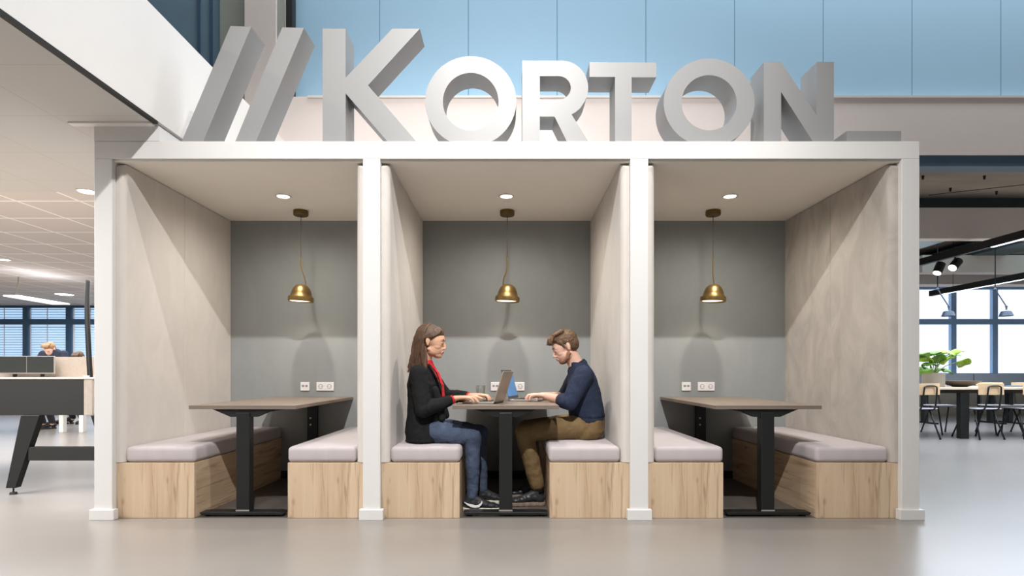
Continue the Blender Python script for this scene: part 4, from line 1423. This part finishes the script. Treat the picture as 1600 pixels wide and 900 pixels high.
for i, (lx, ly, w, h) in enumerate(leaves):
    Y = py_ + rnd.uniform(-0.15, 0.15)
    c = at(lx, ly, Y)
    w, h = w * Y / F * 0.62, 0.16
    lf = MB()
    n, mseg = 12, 4
    rot = Euler((R(rnd.uniform(-30, 25) - 8), R(rnd.uniform(-25, 25)), rnd.uniform(-0.5, 0.5))).to_matrix()
    rim = []
    grid = []
    for a in range(n):
        th = 2 * PI * a / n
        row = []
        for q in range(1, mseg + 1):
            rr = q / mseg
            k = 1 + 0.16 * math.cos(th) - 0.10 * abs(math.sin(2.5 * th))
            v = Vector((math.cos(th) * w * rr * k, math.sin(th) * h * 0.75 * rr * k, -0.05 * rr * rr + 0.018 * math.sin(3 * th) * rr))
            row.append(lf.bm.verts.new(c + rot @ v))
        grid.append(row)
    cv = lf.bm.verts.new(c)
    for a in range(n):
        b3 = (a + 1) % n
        lf.bm.faces.new((cv, grid[a][0], grid[b3][0]))
        for q in range(mseg - 1):
            lf.bm.faces.new((grid[a][q], grid[a][q + 1], grid[b3][q + 1], grid[b3][q]))
    l = lf.build('leaf', M['leaf_light'] if i in (0, 2, 4, 7, 12) else M['leaf'], t, smooth=True, shell=0.003)
    MB().tube([(px_ + rnd.uniform(-0.04, 0.04), py_ + rnd.uniform(-0.04, 0.04), 0.955), (px_ * 0.6 + c.x * 0.4, (py_ + c.y) / 2, 0.4 * 0.955 + 0.6 * c.z), (c.x, c.y, c.z - 0.003)], 0.006, 8).build('stem', M['stem'], t, smooth=True)
# bowl
t = tag(MB().lathe([(0.001, 0.766), (0.09, 0.766), (0.10, 0.772), (0.19, 0.805), (0.265, 0.850), (0.275, 0.862), (0.266, 0.862), (0.185, 0.815), (0.001, 0.785)], (7.02, 8.85, 0)).build('bowl', M['bowl'], smooth=True), 'wide shallow dark bowl on the long table beside the plant', 'bowl')
# flat dark tray / papers
tag(MB().box(7.78, 8.10, 8.8, 9.05, 0.7655, 0.785).build('closed_folder', M['blue_beam'], bevel=0.003), 'dark flat folder lying on the long table at right', 'folder')

# slate screens and benches of desks near the window
for i, (x0, x1, lab) in enumerate(((7.4, 9.48, 'slate felt desk screen below the window, behind the plant'), (9.5, 11.6, 'slate felt desk screen below the window, right of its seam'))):
    t = thing('desk_screen', lab, 'screen', ((x0 + x1) / 2, 11.6, 0), 'slate desk screens')
    MB().box(x0, x1, 11.6, 11.64, 0.62, 0.965).build('felt_panel', M['grey_felt'], t, bevel=0.004)
    for x in (x0 + 0.1, x1 - 0.1):
        MB().box(x - 0.02, x + 0.02, 11.605, 11.635, 0, 0.62).build('post', M['black'], t)
for (x0, x1, lab) in ((8.0, 9.6, 'grey work desk before the slate screens, nearer the plant'), (9.66, 11.3, 'grey work desk before the slate screens, at the right edge')):
    t = thing('work_desk', lab, 'desk', ((x0 + x1) / 2, 11.2, 0), 'grey work desks')
    MB().box(x0, x1, 10.8, 11.56, 0.70, 0.73).build('desktop', M['seat_grey'], t)
    for x in (x0 + 0.15, x1 - 0.15):
        MB().box(x - 0.04, x + 0.04, 11.1, 11.2, 0, 0.70).build('leg', M['black'], t)
        MB().box(x - 0.03, x + 0.03, 10.82, 11.5, 0, 0.03).build('foot', M['black'], t)
# white blinds cabinet wall below windows
struct('baseboard_right', MB().box(8.8, 14, 13.95, 13.99, 0, 0.1), M['white'])
tag(MB().box(6.9, 13.9, 13.3, 13.87, 0, 0.62).build('low_cabinet', M['pot'], bevel=0.004), 'low taupe cabinet running under the far right window', 'cabinet')

# track lights
def track(X, Y0, Y1, Z, label, led):
    t = thing('light_track', label, 'light track', (X, Y0, Z))
    MB().box(X - 0.035, X + 0.035, Y0, Y1, Z, Z + 0.11).build('rail', M['blue_beam'] if 0 else M['black'], t)
    MB().box(X - 0.02, X + 0.02, Y0 + 0.1, led, Z - 0.008, Z - 0.0005).build('led_strip', emis('led_strip_glow', (235, 244, 255), 2.5), t)
    for y in (Y0 + 0.5, Y1 - 0.6):
        MB().cyl((X, y, Z + 0.11), (X, y, 3.62), 0.004, seg=6).build('suspension_wire', M['black'], t)


track(6.8, 6.3, 10.6, 2.76, 'black suspended light track crossing above the long table', 8.0)
track(8.75, 8.9, 11.8, 2.58, 'second black light track farther back near the window', 11.5)


def spot(x, y, z, yaw, pitch, lab):
    t = thing('track_spotlight', lab, 'spotlight', (x, y, z + 0.2), 'spotlights on the track')
    MB().cyl((x, y, z + 0.13), (x, y, z + 0.20), 0.014).build('arm', M['black'], t)
    d = Vector((math.sin(yaw) * math.sin(pitch), -math.cos(yaw) * math.sin(pitch), -math.cos(pitch)))
    c = Vector((x, y, z + 0.09))
    MB().cyl(c - d * 0.09, c + d * 0.09, 0.065, seg=28).build('head', M['black'], t, bevel=0.004)
    MB().cyl(c + d * 0.0902, c + d * 0.094, 0.056, seg=28).build('lens', emis('spot_glow', (255, 250, 240), 3.0), t)


spot(6.8, 8.99, 2.55, -1.2, R(32), 'left one of two black spotlights under the track')
spot(6.8, 8.66, 2.55, -1.2, R(50), 'right one of two black spotlights under the track')


def jib(px, lab):
    Y = 10.0
    t = thing('jib_lamp', lab, 'lamp', tuple(at(px, 453, Y)), 'dark jointed lamps before the window')
    a, b3, c = at(px - 17, 452, Y), at(px + 0.5, 479, Y), at(px + 0.5, 484, Y)
    MB().cyl(a, b3, 0.009).build('arm', M['lamp_blue'], t)
    MB().ball(a, 0.022).build('joint', M['lamp_blue'], t, smooth=True)
    MB().ball(b3, 0.02).build('joint', M['lamp_blue'], t, smooth=True)
    MB().cyl(b3, c, 0.012).build('neck', M['lamp_blue'], t)
    z = at(px, 494, Y).z
    x = at(px, 494, Y).x
    MB().lathe([(0.001, 0.095), (0.055, 0.09), (0.075, 0.08), (0.105, 0.0), (0.10, 0.0), (0.07, 0.074), (0.001, 0.085)], (x, Y, z)).build('shade', M['lamp_blue'], t)
    MB().cyl(a, (a.x, a.y, 3.05), 0.008).build('drop_rod', M['lamp_blue'], t)
    MB().cyl((a.x, a.y, 3.05), (a.x, a.y, 3.62), 0.008).build('drop_rod', M['lamp_blue'], t)


jib(1482, 'dark jointed lamp hanging before the window above the plant')
jib(1572, 'dark jointed lamp hanging before the window at the right edge')

# ducts and blue-lit panels under the canteen ceiling
t = thing('air_duct', 'silver air duct running away under the canteen ceiling', 'duct', (8.0, 9.0, 3.2))
MB().box(6.86, 7.4, 8.8, 13.1, 3.22, 3.46).build('duct_body', M['duct'], t, bevel=0.01)
for y in (9.4, 10.6, 11.8):
    MB().box(6.84, 7.42, y, y + 0.04, 3.20, 3.48).build('flange', M['duct'], t)
t = thing('air_duct', 'dark air duct beside the silver one under the canteen ceiling', 'duct', (9.5, 9.0, 3.2))
MB().box(8.95, 9.6, 8.8, 13.1, 3.26, 3.52).build('duct_body', M['dark_void'], t, bevel=0.01)
for i, x in enumerate((7.35, 9.6)):  # no lamps: the glow stands in for bluish skylight on the ceiling
    tag(MB().box(x, x + 1.1, 8.9, 10.8, 3.50, 3.53).build('ceiling_light_panel', emis('cool_panel_glow', (178, 214, 226), 0.8)), ['pale blue glowing ceiling panel beside the silver duct', 'pale blue glowing ceiling panel at far right'][i], 'ceiling light', 'cool ceiling panels')
# radiant panels left side of the canteen
